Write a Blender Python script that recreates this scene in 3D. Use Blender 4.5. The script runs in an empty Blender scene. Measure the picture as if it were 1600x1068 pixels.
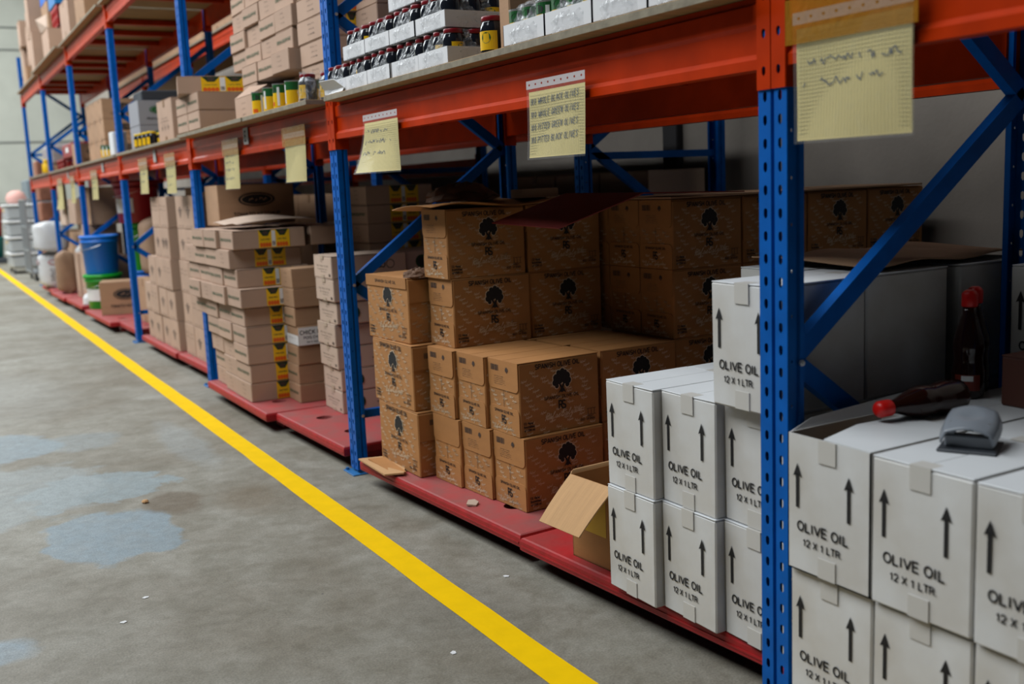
import bpy, math, random
from mathutils import Matrix, Vector
random.seed(7)
C = bpy.context.scene.collection
PI = math.pi

# ------------------------------------------------------------------ camera, world, lights, exposure
def look(yaw, pitch, roll):
    f = Vector((math.sin(yaw)*math.cos(pitch), math.cos(yaw)*math.cos(pitch), math.sin(pitch)))
    r = f.cross(Vector((0, 0, 1))).normalized(); u = r.cross(f)
    r2 = r*math.cos(roll) + u*math.sin(roll); u2 = -r*math.sin(roll) + u*math.cos(roll)
    return Matrix((r2, u2, -f)).transposed().to_4x4()
cd = bpy.data.cameras.new('camera'); cam = bpy.data.objects.new('camera', cd); C.objects.link(cam)
cam.matrix_world = Matrix.Translation((-1.6234, -1.7349, 1.2858)) @ look(0.5141, -0.1524, -0.0437)
cd.sensor_width = 36; cd.lens = 1618.9/1600*36; cd.clip_start = 0.05; cd.clip_end = 200
cd.dof.use_dof = True; cd.dof.focus_distance = 3.25; cd.dof.aperture_fstop = 2.6
bpy.context.scene.camera = cam
vs = bpy.context.scene.view_settings
vs.view_transform = 'Standard'; vs.look = 'None'; vs.gamma = 1; vs.use_curve_mapping = False; vs.exposure = 0.0
W = bpy.data.worlds.new('world'); bpy.context.scene.world = W; W.use_nodes = True
W.node_tree.nodes['Background'].inputs[0].default_value = (0.72, 0.85, 1.0, 1)
W.node_tree.nodes['Background'].inputs[1].default_value = 0.012
bpy.context.scene.cycles.diffuse_bounces = 1   # keep the deep racking as dark as it is in the place
def area(name, loc, rot, sx, sy, e, col):
    l = bpy.data.lights.new(name, 'AREA'); l.shape = 'RECTANGLE'; l.size = sx; l.size_y = sy; l.energy = e; l.color = col
    o = bpy.data.objects.new(name, l); C.objects.link(o); o.location = loc; o.rotation_euler = rot
    return o
area('skylight_strip', (-4.2, 12.5, 7.4), (0, math.radians(-20), 0), 3.6, 26, 2200, (0.92, 0.97, 1.0))
area('end_skylight', (-3.0, 22.0, 8.2), (math.radians(10), 0, 0), 6, 6, 500, (0.93, 1.0, 0.97))

# ------------------------------------------------------------------ materials
def s2l(c):
    c = c/255.0
    return c/12.92 if c <= 0.04045 else ((c+0.055)/1.055)**2.4
def rgb(r, g, b): return (s2l(r), s2l(g), s2l(b), 1)
MATS = {}
def mat(name, col, rough=0.6, metal=0.0, var=0.0, vscale=8.0, bump=0.0, bscale=60.0, stretch=None, col2=None, spec=None, coords='Object'):
    if name in MATS: return MATS[name]
    m = bpy.data.materials.new(name); m.use_nodes = True; nt = m.node_tree; N = nt.nodes; Lk = nt.links
    b = N['Principled BSDF']; b.inputs['Base Color'].default_value = col; b.inputs['Roughness'].default_value = rough
    b.inputs['Metallic'].default_value = metal
    if spec is not None: b.inputs['Specular IOR Level'].default_value = spec
    if var or bump:
        tc = N.new('ShaderNodeTexCoord'); mp = N.new('ShaderNodeMapping'); Lk.new(tc.outputs[coords], mp.inputs[0])
        if stretch: mp.inputs['Scale'].default_value = stretch
    if var:
        n = N.new('ShaderNodeTexNoise'); n.inputs['Scale'].default_value = vscale; n.inputs['Detail'].default_value = 6
        Lk.new(mp.outputs[0], n.inputs[0])
        cr = N.new('ShaderNodeValToRGB'); cr.color_ramp.elements[0].position = 0.3; cr.color_ramp.elements[1].position = 0.7
        c2 = col2 or tuple(x*(1-var) for x in col[:3])+(1,)
        cr.color_ramp.elements[0].color = c2; cr.color_ramp.elements[1].color = col
        Lk.new(n.outputs[0], cr.inputs[0]); Lk.new(cr.outputs[0], b.inputs['Base Color'])
    if bump:
        n2 = N.new('ShaderNodeTexNoise'); n2.inputs['Scale'].default_value = bscale; n2.inputs['Detail'].default_value = 4
        Lk.new(mp.outputs[0], n2.inputs[0]); bp = N.new('ShaderNodeBump'); bp.inputs['Strength'].default_value = bump
        bp.inputs['Distance'].default_value = 0.004
        Lk.new(n2.outputs[0], bp.inputs['Height']); Lk.new(bp.outputs[0], b.inputs['Normal'])
    MATS[name] = m; return m
def objvar(m, amt=0.12):
    """small brightness difference from box to box"""
    nt = m.node_tree; b = nt.nodes['Principled BSDF']; inp = b.inputs['Base Color']
    oi = nt.nodes.new('ShaderNodeObjectInfo'); mr = nt.nodes.new('ShaderNodeMapRange')
    mr.inputs['To Min'].default_value = 1-amt; mr.inputs['To Max'].default_value = 1+amt
    nt.links.new(oi.outputs['Random'], mr.inputs['Value'])
    hs = nt.nodes.new('ShaderNodeHueSaturation'); nt.links.new(mr.outputs[0], hs.inputs['Value'])
    if inp.is_linked: nt.links.new(inp.links[0].from_socket, hs.inputs['Color'])
    else: hs.inputs['Color'].default_value = inp.default_value
    nt.links.new(hs.outputs[0], inp); return m
blue = mat('blue_enamel', (0.001, 0.125, 0.52, 1), 0.42, 0, 0.2, 14, 0.08, 30, spec=.15)
blue_in = mat('blue_shadow_steel', (0.004, 0.07, 0.30, 1), 0.6)
orange = mat('orange_enamel', (0.57, 0.038, 0.001, 1), 0.36, 0, 0.25, 9, 0.06, 20, spec=.12)
steel = mat('zinc_steel', (0.55, 0.57, 0.58, 1), 0.35, 0.9)
ply = mat('plywood', rgb(172, 136, 88), 0.75, 0, 0.3, 5, 0.15, 40, stretch=(1, 6, 1))
ply_edge = mat('plywood_edge', rgb(150, 140, 120), 0.85, 0, 0.35, 30, 0.3, 80)
kraft = objvar(mat('kraft_card', rgb(178, 140, 108), 0.85, 0, 0.13, 5, 0.12, 45, stretch=(1, 1, 3)), 0.07)
kraft_o = objvar(mat('oil_kraft_card', rgb(180, 124, 70), 0.8, 0, 0.14, 6, 0.12, 45, stretch=(1, 1, 3)), 0.06)
kraft_l = objvar(mat('pinkish_kraft_card', rgb(190, 158, 136), 0.85, 0, 0.1, 5, 0.12, 45), 0.06)
kraft_p = objvar(mat('pale_print_kraft', rgb(204, 178, 158), 0.85, 0, 0.08, 5, 0.1, 45), 0.05)
kraft_in = mat('kraft_inside', rgb(205, 160, 112), 0.85, 0, 0.12, 4, 0.3, 20, stretch=(1, 14, 1))
white = objvar(mat('white_card', rgb(226, 226, 225), 0.6, 0, 0.07, 5, 0.14, 26, col2=rgb(205, 200, 192)), 0.03)
white_top = mat('white_card_flap', rgb(226, 228, 230), 0.5, 0, 0.05, 4, 0.1, 25)
tape_w = mat('beige_tape', rgb(207, 203, 196), 0.4)
tape_k = mat('brown_tape', rgb(150, 112, 80), 0.35)
ink = mat('black_ink', rgb(22, 20, 22), 0.7)
ink_soft = mat('faded_ink', rgb(70, 55, 48), 0.8)
ink_green = mat('green_ink', rgb(62, 92, 62), 0.8)
ink_white = mat('white_ink', rgb(226, 202, 172), 0.8)
red_pl = mat('red_plastic', rgb(190, 32, 36), 0.5, 0, 0.55, 7, 0.3, 35, col2=rgb(160, 62, 60))
red_dust = mat('dusty_red_plastic', rgb(178, 66, 66), 0.65, 0, 0.4, 9, 0.3, 35, col2=rgb(150, 84, 80))
red_dk = mat('red_plastic_side', rgb(178, 26, 30), 0.5, 0, 0.3, 20, 0.2, 60)
yellow_pl = mat('yellow_label', rgb(240, 190, 20), 0.4)
orange_pl = mat('orange_label', rgb(226, 96, 24), 0.4)
green_pl = mat('green_label', rgb(24, 92, 40), 0.4)
darkgreen = mat('dark_green_label', rgb(14, 52, 30), 0.4)
white_pl = mat('white_plastic', rgb(232, 232, 232), 0.4)
glass_dark = mat('dark_jar_glass', (0.012, 0.014, 0.02, 1), 0.08)
lid_red = mat('red_lid', rgb(130, 16, 28), 0.3)
lid_yel = mat('yellow_lid', rgb(240, 200, 20), 0.3)
paper = mat('note_paper', rgb(224, 206, 138), 0.75, 0, 0.1, 3)
pen = mat('blue_pen', rgb(30, 62, 96), 0.6)
blue_pl = mat('blue_bucket', rgb(10, 120, 225), 0.35)
green_bk = mat('green_bucket', rgb(20, 160, 40), 0.35)
red_bk = mat('red_drum', rgb(150, 14, 24), 0.4)
grey_pl = mat('grey_plastic', rgb(128, 134, 142), 0.28)
grey_dk = mat('dark_grey_plastic', rgb(60, 64, 70), 0.4)
sack_br = mat('brown_sack_paper', rgb(150, 118, 92), 0.8, 0, 0.15, 6, 0.4, 12)
sack_wh = mat('white_sack', rgb(214, 214, 214), 0.4, 0, 0.06, 6, 0.3, 12)
sauce = mat('sauce_bottle', (0.018, 0.004, 0.003, 1), 0.1)
cap_red = mat('red_cap', rgb(210, 20, 16), 0.35)
maroon = mat('maroon_card', rgb(120, 30, 24), 0.7)
crumple = mat('brown_wrap', rgb(120, 88, 66), 0.8, 0, 0.3, 20, 0.8, 30)
teal = mat('teal_plastic', rgb(10, 120, 120), 0.4)
clear_st = mat('cage_steel', rgb(170, 176, 180), 0.35, 0.6)
drawer_pl = mat('frosted_drawer', rgb(180, 184, 186), 0.3)

def film_mat(name, tint, trans, rough=0.08, bump=0.5, drop=.5):
    m = bpy.data.materials.new(name); m.use_nodes = True; nt = m.node_tree; N = nt.nodes; L = nt.links
    for n in list(N): N.remove(n)
    o = N.new('ShaderNodeOutputMaterial'); mx = N.new('ShaderNodeMixShader'); t = N.new('ShaderNodeBsdfTransparent')
    p = N.new('ShaderNodeBsdfPrincipled'); p.inputs['Base Color'].default_value = tint; p.inputs['Roughness'].default_value = rough
    p.inputs['Specular IOR Level'].default_value = 0.9
    nz = N.new('ShaderNodeTexNoise'); nz.inputs['Scale'].default_value = 28; nz.inputs['Detail'].default_value = 3; nz.inputs['Distortion'].default_value = 1.5
    tc = N.new('ShaderNodeTexCoord'); L.new(tc.outputs['Object'], nz.inputs[0])
    b = N.new('ShaderNodeBump'); b.inputs['Strength'].default_value = bump; b.inputs['Distance'].default_value = 0.01
    L.new(nz.outputs[0], b.inputs['Height']); L.new(b.outputs[0], p.inputs['Normal'])
    nz2 = N.new('ShaderNodeTexNoise'); nz2.inputs['Scale'].default_value = 16; nz2.inputs['Detail'].default_value = 5; nz2.inputs['Distortion'].default_value = 2.5
    L.new(tc.outputs['Object'], nz2.inputs[0])
    mr = N.new('ShaderNodeMapRange'); mr.inputs['From Min'].default_value = .5; mr.inputs['From Max'].default_value = .72
    mr.inputs['To Min'].default_value = trans; mr.inputs['To Max'].default_value = max(0, trans-drop)
    L.new(nz2.outputs[0], mr.inputs['Value']); L.new(mr.outputs[0], mx.inputs[0])
    L.new(p.outputs[0], mx.inputs[1]); L.new(t.outputs[0], mx.inputs[2]); L.new(mx.outputs[0], o.inputs[0])
    return m
film = film_mat('shrink_film', (0.8, 0.82, 0.85, 1), 0.88)
sleeve = film_mat('plastic_sleeve', (0.9, 0.9, 0.86, 1), 0.93, 0.06, 0.12, 0.03)
tape_y = film_mat('yellow_tape', (0.50, 0.22, 0.02, 1), 0.55, 0.15, 0.3, .1)

def concrete():
    m = bpy.data.materials.new('concrete_floor'); m.use_nodes = True; nt = m.node_tree; N = nt.nodes; L = nt.links
    b = N['Principled BSDF']; tc = N.new('ShaderNodeTexCoord')
    def noise(s, d=6, dist=0.0, rough=.55):
        n = N.new('ShaderNodeTexNoise'); n.inputs['Scale'].default_value = s; n.inputs['Detail'].default_value = d
        n.inputs['Distortion'].default_value = dist; n.inputs['Roughness'].default_value = rough; L.new(tc.outputs['Object'], n.inputs[0]); return n
    def ramp(src, p0, c0, p1, c1):
        r = N.new('ShaderNodeValToRGB'); r.color_ramp.elements[0].position = p0; r.color_ramp.elements[0].color = c0
        r.color_ramp.elements[1].position = p1; r.color_ramp.elements[1].color = c1; L.new(src, r.inputs[0]); return r.outputs[0]
    def mix(f, a, c, bt='MIX'):
        x = N.new('ShaderNodeMix'); x.data_type = 'RGBA'; x.blend_type = bt
        if isinstance(f, float): x.inputs[0].default_value = f
        else: L.new(f, x.inputs[0])
        for s, v in ((x.inputs[6], a), (x.inputs[7], c)):
            if isinstance(v, tuple): s.default_value = v
            else: L.new(v, s)
        return x.outputs[2]
    base = ramp(noise(1.3, 7, .6).outputs[0], .35, rgb(134, 127, 114), .68, rgb(160, 157, 148))
    g = ramp(noise(5.5, 8, .3, .65).outputs[0], .36, (.76, .745, .70, 1), .62, (1.02, 1.02, 1.02, 1))
    base = mix(1.0, base, g, 'MULTIPLY')
    fine = ramp(noise(160, 4, 0, .7).outputs[0], .28, (.62, .62, .61, 1), .64, (1.12, 1.12, 1.11, 1))
    base = mix(1.0, base, fine, 'MULTIPLY')
    mid = ramp(noise(22, 8, .8, .7).outputs[0], .34, (.84, .83, .81, 1), .60, (1.03, 1.03, 1.03, 1))
    base = mix(1.0, base, mid, 'MULTIPLY')
    stn = noise(9, 8, 1.2, .7).outputs[0]
    # worn stains: ellipses with ragged edges where the floor was patched
    def blob(cx, cy, rx, ry, edge, wob, wscale):
        sx = N.new('ShaderNodeSeparateXYZ'); L.new(tc.outputs['Object'], sx.inputs[0])
        def ma(op, a, c=None):
            n = N.new('ShaderNodeMath'); n.operation = op
            for i, v in enumerate((a, c)):
                if v is None: continue
                if isinstance(v, (int, float)): n.inputs[i].default_value = v
                else: L.new(v, n.inputs[i])
            return n.outputs[0]
        dx = ma('POWER', ma('ABSOLUTE', ma('DIVIDE', ma('SUBTRACT', sx.outputs[0], cx), rx)), 2)
        dy = ma('POWER', ma('ABSOLUTE', ma('DIVIDE', ma('SUBTRACT', sx.outputs[1], cy), ry)), 2)
        d = ma('ADD', ma('SQRT', ma('ADD', dx, dy)), ma('MULTIPLY', ma('SUBTRACT', noise(wscale, 5).outputs[0], .5), wob))
        mr = N.new('ShaderNodeMapRange'); mr.inputs['From Min'].default_value = 1-edge; mr.inputs['From Max'].default_value = 1
        mr.inputs['To Min'].default_value = 1; mr.inputs['To Max'].default_value = 0; L.new(d, mr.inputs['Value'])
        return mr.outputs[0]
    pale = rgb(150, 160, 164)
    for (cx, cy, rx, ry, e, wo, ws, col, k) in [
        (-1.10, 2.42, .27, .36, .10, .9, 5, rgb(140, 156, 166), .95), (-1.05, 3.15, .34, .30, .12, 1.6, 6, rgb(148, 162, 168), .85),
        (-1.45, 3.3, .5, .6, .2, 1.5, 4, rgb(158, 166, 168), .7), (-1.35, 4.3, .3, .35, .15, 1.0, 4, rgb(146, 162, 172), .8),
        (-0.98, 4.2, .22, .25, .25, .8, 5, rgb(146, 158, 164), .5), (-0.52, 3.8, .12, .7, .4, .9, 5, rgb(160, 166, 168), .5),
        (-.80, 2.72, .13, .22, .3, .9, 6, rgb(104, 88, 68), .75), (-.5, 2.55, .2, .3, .6, .9, 4, rgb(120, 106, 86), .65),
        (-1.62, 1.5, .2, .12, .3, 1.0, 5, rgb(150, 166, 178), .8), (-.33, .95, .25, .3, .6, 1.0, 4, rgb(120, 116, 106), .5),
        (-1.2, 6.0, .5, 1.2, .6, 1.2, 2, rgb(165, 166, 162), .4)]:
        bl = blob(cx, cy, rx, ry, e, wo, ws)
        mm = N.new('ShaderNodeMath'); mm.operation = 'MULTIPLY'; mm.inputs[1].default_value = k; L.new(bl, mm.inputs[0])
        m2 = N.new('ShaderNodeMapRange'); m2.inputs['From Min'].default_value = .3; m2.inputs['From Max'].default_value = .62; m2.inputs['To Min'].default_value = .7; L.new(stn, m2.inputs['Value'])
        m3 = N.new('ShaderNodeMath'); m3.operation = 'MULTIPLY'; L.new(mm.outputs[0], m3.inputs[0]); L.new(m2.outputs[0], m3.inputs[1]); mm = m3
        base = mix(mm.outputs[0], base, mix(1.0, mix(1.0, col, fine, 'MULTIPLY'), mid, 'MULTIPLY'))
    # small dark specks
    vo = N.new('ShaderNodeTexVoronoi'); vo.inputs['Scale'].default_value = 5.5; L.new(tc.outputs['Object'], vo.inputs[0])
    sp = ramp(vo.outputs['Distance'], .022, (1, 1, 1, 1), .03, (0, 0, 0, 1))
    base = mix(sp, base, rgb(96, 92, 86))
    L.new(base, b.inputs['Base Color']); b.inputs['Roughness'].default_value = .62
    bp = N.new('ShaderNodeBump'); bp.inputs['Strength'].default_value = .25; bp.inputs['Distance'].default_value = .003
    L.new(noise(45, 6).outputs[0], bp.inputs['Height']); L.new(bp.outputs[0], b.inputs['Normal'])
    return m
conc = concrete()
wall_m = mat('painted_wall', rgb(196, 198, 188), 0.8, 0, 0.12, 2, 0.2, 60)
wall_d = mat('worn_plaster_wall', rgb(168, 158, 148), 0.85, 0, 0.2, 3, 0.3, 40)
stripe_m = mat('dark_wall_strip', rgb(46, 44, 46), 0.7)
joint_m = mat('wall_joint', rgb(110, 112, 108), 0.8)
line_m = mat('yellow_floor_paint', (.98, .60, .0, 1), 0.6, 0, 0.08, 12, 0.15, 50, spec=.1)

# ------------------------------------------------------------------ mesh helpers
class MB:
    def __init__(s): s.v = []; s.f = []; s.m = []
    def add(s, vs_, fs, mi=0):
        n = len(s.v); s.v += [tuple(p) for p in vs_]; s.f += [tuple(i+n for i in q) for q in fs]
        s.m += [mi]*len(fs)
    def box(s, x0, x1, y0, y1, z0, z1, mi=0, M=None):
        v = [(x, y, z) for z in (z0, z1) for y in (y0, y1) for x in (x0, x1)]
        if M: v = [M @ Vector(p) for p in v]
        s.add(v, [(0, 2, 3, 1), (4, 5, 7, 6), (0, 1, 5, 4), (2, 6, 7, 3), (0, 4, 6, 2), (1, 3, 7, 5)], mi)
    def cbox(s, x0, x1, y0, y1, z0, z1, c=.004, mi=0, jit=0.0, M=None):
        lo = (x0, y0, z0); hi = (x1, y1, z1); idx = {}; vs_ = []
        for sx in (0, 1):
            for sy in (0, 1):
                for sz in (0, 1):
                    sg = (sx, sy, sz)
                    j = [random.uniform(-jit, jit) for _ in range(3)]
                    for ax in range(3):
                        p = []
                        for k in range(3):
                            e = hi[k] if sg[k] else lo[k]
                            if k != ax: e += -c if sg[k] else c
                            p.append(e+j[k])
                        idx[(sg, ax)] = len(vs_); vs_.append(Vector(p))
        fs = []
        for ax in range(3):
            a, b = [(1, 2), (2, 0), (0, 1)][ax]
            for sd in (0, 1):
                q = []
                for (i, j) in ((0, 0), (1, 0), (1, 1), (0, 1)):
                    g = [0, 0, 0]; g[ax] = sd; g[a] = i; g[b] = j; q.append(idx[(tuple(g), ax)])
                fs.append(tuple(q) if sd else tuple(reversed(q)))
            for i in (0, 1):
                for j in (0, 1):
                    g0 = [0, 0, 0]; g0[a] = i; g0[b] = j; g1 = list(g0); g0[ax] = 0; g1[ax] = 1
                    q = [idx[(tuple(g0), a)], idx[(tuple(g1), a)], idx[(tuple(g1), b)], idx[(tuple(g0), b)]]
                    fs.append(tuple(q) if (i ^ j) else tuple(reversed(q)))
        for sg in [(x, y, z) for x in (0, 1) for y in (0, 1) for z in (0, 1)]:
            q = [idx[(sg, 0)], idx[(sg, 1)], idx[(sg, 2)]]
            fs.append(tuple(q) if sum(sg) % 2 else tuple(reversed(q)))
        if M: vs_ = [M @ p for p in vs_]
        s.add(vs_, fs, mi)
    def plane(s, pts, faces, o, u, v, mi):
        o = Vector(o); u = Vector(u); v = Vector(v)
        s.add([o+u*p[0]+v*p[1] for p in pts], faces, mi)
    def bar(s, a, b, w, t, side, mi=0):
        a = Vector(a); b = Vector(b); d = (b-a).normalized(); sd = Vector(side).normalized(); n = d.cross(sd).normalized()
        v = [p+sd*(i*t/2)+n*(j*w/2) for p in (a, b) for (i, j) in ((-1, -1), (1, -1), (1, 1), (-1, 1))]
        s.add(v, [(0, 3, 2, 1), (4, 5, 6, 7), (0, 1, 5, 4), (1, 2, 6, 5), (2, 3, 7, 6), (3, 0, 4, 7)], mi)
    def tube(s, pts, r, n=10, mi=0, cap=True):
        rings = []; pts = [Vector(p) for p in pts]
        for i, p in enumerate(pts):
            d = (pts[min(i+1, len(pts)-1)]-pts[max(i-1, 0)]).normalized()
            a = d.cross(Vector((0, 0, 1)) if abs(d.z) < .9 else Vector((1, 0, 0))).normalized(); b = d.cross(a)
            rr = r[i] if isinstance(r, (list, tuple)) else r
            rings.append([p+a*math.cos(2*PI*k/n)*rr+b*math.sin(2*PI*k/n)*rr for k in range(n)])
        v = [q for rg in rings for q in rg]; f = []
        for i in range(len(rings)-1):
            for k in range(n): f.append((i*n+k, i*n+(k+1) % n, (i+1)*n+(k+1) % n, (i+1)*n+k))
        if cap: f += [tuple(range(n-1, -1, -1)), tuple((len(rings)-1)*n+k for k in range(n))]
        s.add(v, f, mi)
    def lathe(s, prof, o=(0, 0, 0), n=24, mi=0, sy=1.0):
        v = [(o[0]+r*math.cos(2*PI*k/n), o[1]+sy*r*math.sin(2*PI*k/n), o[2]+z) for r, z in prof for k in range(n)]; f = []
        for i in range(len(prof)-1):
            for k in range(n): f.append((i*n+k, i*n+(k+1) % n, (i+1)*n+(k+1) % n, (i+1)*n+k))
        if prof[0][0] > 1e-4: f.append(tuple(range(n-1, -1, -1)))
        if prof[-1][0] > 1e-4: f.append(tuple((len(prof)-1)*n+k for k in range(n)))
        s.add(v, f, mi)
    def mesh(s, name, mats, smooth=False):
        me = bpy.data.meshes.new(name); me.from_pydata(s.v, [], s.f)
        for m in mats: me.materials.append(m)
        me.polygons.foreach_set('material_index', s.m)
        if smooth: me.shade_smooth()
        me.update(); return me
def lnk(name, me, parent=None, loc=(0, 0, 0), rz=0.0):
    o = bpy.data.objects.new(name, me); C.objects.link(o); o.location = loc; o.rotation_euler = (0, 0, rz)
    if parent: o.parent = parent
    return o
LABELS = {}
def tag(o, label, cat, group=None, kind=None):
    n = len(label.split())
    if not 4 <= n <= 16: print('LABELLEN', n, label)
    if label in LABELS: print('DUP', label)
    LABELS[label] = 1
    o['label'] = label; o['category'] = cat
    if group: o['group'] = group
    if kind: o['kind'] = kind
    return o
def empty(name, loc, rz=0.0):
    o = bpy.data.objects.new(name, None); o.empty_display_size = .05; C.objects.link(o); o.location = loc; o.rotation_euler = (0, 0, rz); return o
def struct(name, mb, mats, smooth=False):
    o = lnk(name, mb.mesh(name, mats, smooth)); o['kind'] = 'structure'; return o

_T = {}
def text2d(s, size=1.0, bold=.02, shear=0.0):
    k = (s, bold, shear)
    if k not in _T:
        c = bpy.data.curves.new('t', 'FONT'); c.body = s; c.size = 1; c.offset = bold; c.resolution_u = 2; c.shear = shear
        o = bpy.data.objects.new('t', c); m = bpy.data.meshes.new_from_object(o)
        _T[k] = ([(v.co.x, v.co.y) for v in m.vertices], [tuple(p.vertices) for p in m.polygons])
        bpy.data.objects.remove(o); bpy.data.curves.remove(c); bpy.data.meshes.remove(m)
    pts, fs = _T[k]; x0 = min(p[0] for p in pts)
    return [((p[0]-x0)*size, p[1]*size) for p in pts], fs
def _arc(cx, cy, rx, ry, a0, a1, n=8): return [(cx+rx*math.cos(math.radians(a0+(a1-a0)*k/n)), cy+ry*math.sin(math.radians(a0+(a1-a0)*k/n))) for k in range(n+1)]
BL = {  # upright bold capitals: advance width, strokes in a box one cap high
'A': (.74, [[(.0, 0), (.35, 1), (.70, 0)], [(.13, .30), (.57, .30)]]),
'C': (.74, [_arc(.36, .5, .34, .5, 48, 312, 14)]), 'D': (.74, [[(.06, 0), (.06, 1)], [(.06, 1), (.3, 1)]+_arc(.32, .5, .34, .5, 90, -90, 10)+[(.06, 0)]]),
'E': (.64, [[(.58, 1), (.06, 1), (.06, 0), (.6, 0)], [(.06, .52), (.54, .52)]]), 'H': (.74, [[(.06, 0), (.06, 1)], [(.62, 0), (.62, 1)], [(.06, .52), (.62, .52)]]),
'I': (.28, [[(.1, 0), (.1, 1)]]), 'K': (.72, [[(.06, 0), (.06, 1)], [(.62, 1), (.08, .42)], [(.24, .58), (.66, 0)]]), 'L': (.62, [[(.06, 1), (.06, 0), (.56, 0)]]),
'M': (.86, [[(.06, 0), (.06, 1), (.40, .1), (.74, 1), (.74, 0)]]), 'N': (.76, [[(.06, 0), (.06, 1), (.62, 0), (.62, 1)]]),
'O': (.80, [_arc(.38, .5, .35, .5, 90, 450, 18)]), 'P': (.68, [[(.06, 0), (.06, 1), (.32, 1)]+_arc(.34, .74, .25, .26, 90, -90, 8)+[(.06, .48)]]),
'R': (.73, [[(.06, 0), (.06, 1), (.34, 1)]+_arc(.36, .75, .25, .25, 90, -90, 8)+[(.06, .50)], [(.36, .5), (.50, .42), (.58, .2), (.63, 0)]]),
'S': (.70, [_arc(.34, .75, .28, .25, 25, 240, 8)+_arc(.34, .25, .30, .25, 55, -155, 8)]), 'T': (.64, [[(.0, 1), (.62, 1)], [(.31, 1), (.31, 0)]]),
'U': (.74, [[(.06, 1), (.06, .3)]+_arc(.35, .3, .29, .3, 180, 360, 10)+[(.64, 1)]]), 'V': (.70, [[(.0, 1), (.34, 0), (.68, 1)]]), 'X': (.70, [[(.02, 0), (.64, 1)], [(.02, 1), (.64, 0)]]),
'Y': (.68, [[(.0, 1), (.33, .45), (.66, 1)], [(.33, .45), (.33, 0)]]), '1': (.50, [[(.08, .74), (.26, .84), (.30, 1), (.30, 0)]]), '2': (.62, [_arc(.29, .72, .25, .28, 170, -30, 8)+[(.04, 0), (.56, 0)]]),
'4': (.62, [[(.42, 0), (.42, 1), (.02, .28), (.58, .28)]]), '0': (.62, [_arc(.29, .5, .25, .5, 90, 450, 16)]), 'G': (.78, [_arc(.37, .5, .35, .5, 48, 300, 14)+[(.66, .12), (.66, .46), (.40, .46)]]),
'.': (.30, [[(.08, .0), (.08, .10)]]), ' ': (.30, [])}
def ribbon(mb, P, t, f, mi):
    """mitred ribbon of width t along 2D polyline P, mapped by f; sharp corners are split"""
    for i in range(1, len(P)-1):
        d1 = (P[i][0]-P[i-1][0], P[i][1]-P[i-1][1]); d2 = (P[i+1][0]-P[i][0], P[i+1][1]-P[i][1]); l = math.hypot(*d1)*math.hypot(*d2) or 1e-9
        if (d1[0]*d2[0]+d1[1]*d2[1])/l < -.2:
            ribbon(mb, P[:i+1], t, f, mi); ribbon(mb, P[i:], t, f, mi); return
    n = len(P); closed = math.hypot(P[0][0]-P[-1][0], P[0][1]-P[-1][1]) < 1e-6; L_ = []; R_ = []
    for i in range(n):
        a = P[i-1] if i > 0 else (P[-2] if closed else None); b = P[i]; c = P[i+1] if i < n-1 else (P[1] if closed else None)
        d1 = (b[0]-a[0], b[1]-a[1]) if a else None; d2 = (c[0]-b[0], c[1]-b[1]) if c else None
        if d1 is None: d1 = d2
        if d2 is None: d2 = d1
        l1 = math.hypot(*d1) or 1e-9; l2 = math.hypot(*d2) or 1e-9
        n1 = (-d1[1]/l1, d1[0]/l1); n2 = (-d2[1]/l2, d2[0]/l2); m = (n1[0]+n2[0], n1[1]+n2[1]); q = m[0]*n1[0]+m[1]*n1[1]
        k = min(1/max(q, .35), 1.6)
        L_.append(f(b[0]+m[0]*k*t/2, b[1]+m[1]*k*t/2)); R_.append(f(b[0]-m[0]*k*t/2, b[1]-m[1]*k*t/2))
    v = []
    for a, b in zip(L_, R_): v += [b, a]
    mb.add(v, [(2*i, 2*i+2, 2*i+3, 2*i+1) for i in range(n-1)], mi)
def put_text(mb, s, o, u, v, h, w, mi, x, y, bold=.02, shear=0.0):
    """text s, left end x, baseline y, cap height h, width w, on plane o,u,v"""
    if all(c in BL for c in s):
        adv = sum(BL[c][0]+.10 for c in s); sx = w/adv; t = .17*h if bold >= .03 else .14*h; o_ = Vector(o); u_ = Vector(u); v_ = Vector(v); cx = x
        g = lambda a, b: o_+u_*a+v_*b
        for c in s:
            for pl in BL[c][1]: ribbon(mb, [(cx+p[0]*sx, y+t/2+p[1]*(h-t)) for p in pl], min(t, sx*.24), g, mi)
            cx += (BL[c][0]+.10)*sx
        return
    pts, fs = text2d(s, 1.0, bold, shear)
    W_ = max(p[0] for p in pts); H_ = max(p[1] for p in pts)
    mb.plane([(x+p[0]/W_*w, y+p[1]/H_*h) for p in pts], fs, o, u, v, mi)
def rect(mb, o, u, v, x0, x1, y0, y1, mi): mb.plane([(x0, y0), (x1, y0), (x1, y1), (x0, y1)], [(0, 1, 2, 3)], o, u, v, mi)
def disc(mb, o, u, v, cx, cy, r, mi, n=14, ry=None):
    ry = ry or r
    mb.plane([(cx+r*math.cos(2*PI*k/n), cy+ry*math.sin(2*PI*k/n)) for k in range(n)], [tuple(range(n))], o, u, v, mi)
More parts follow.
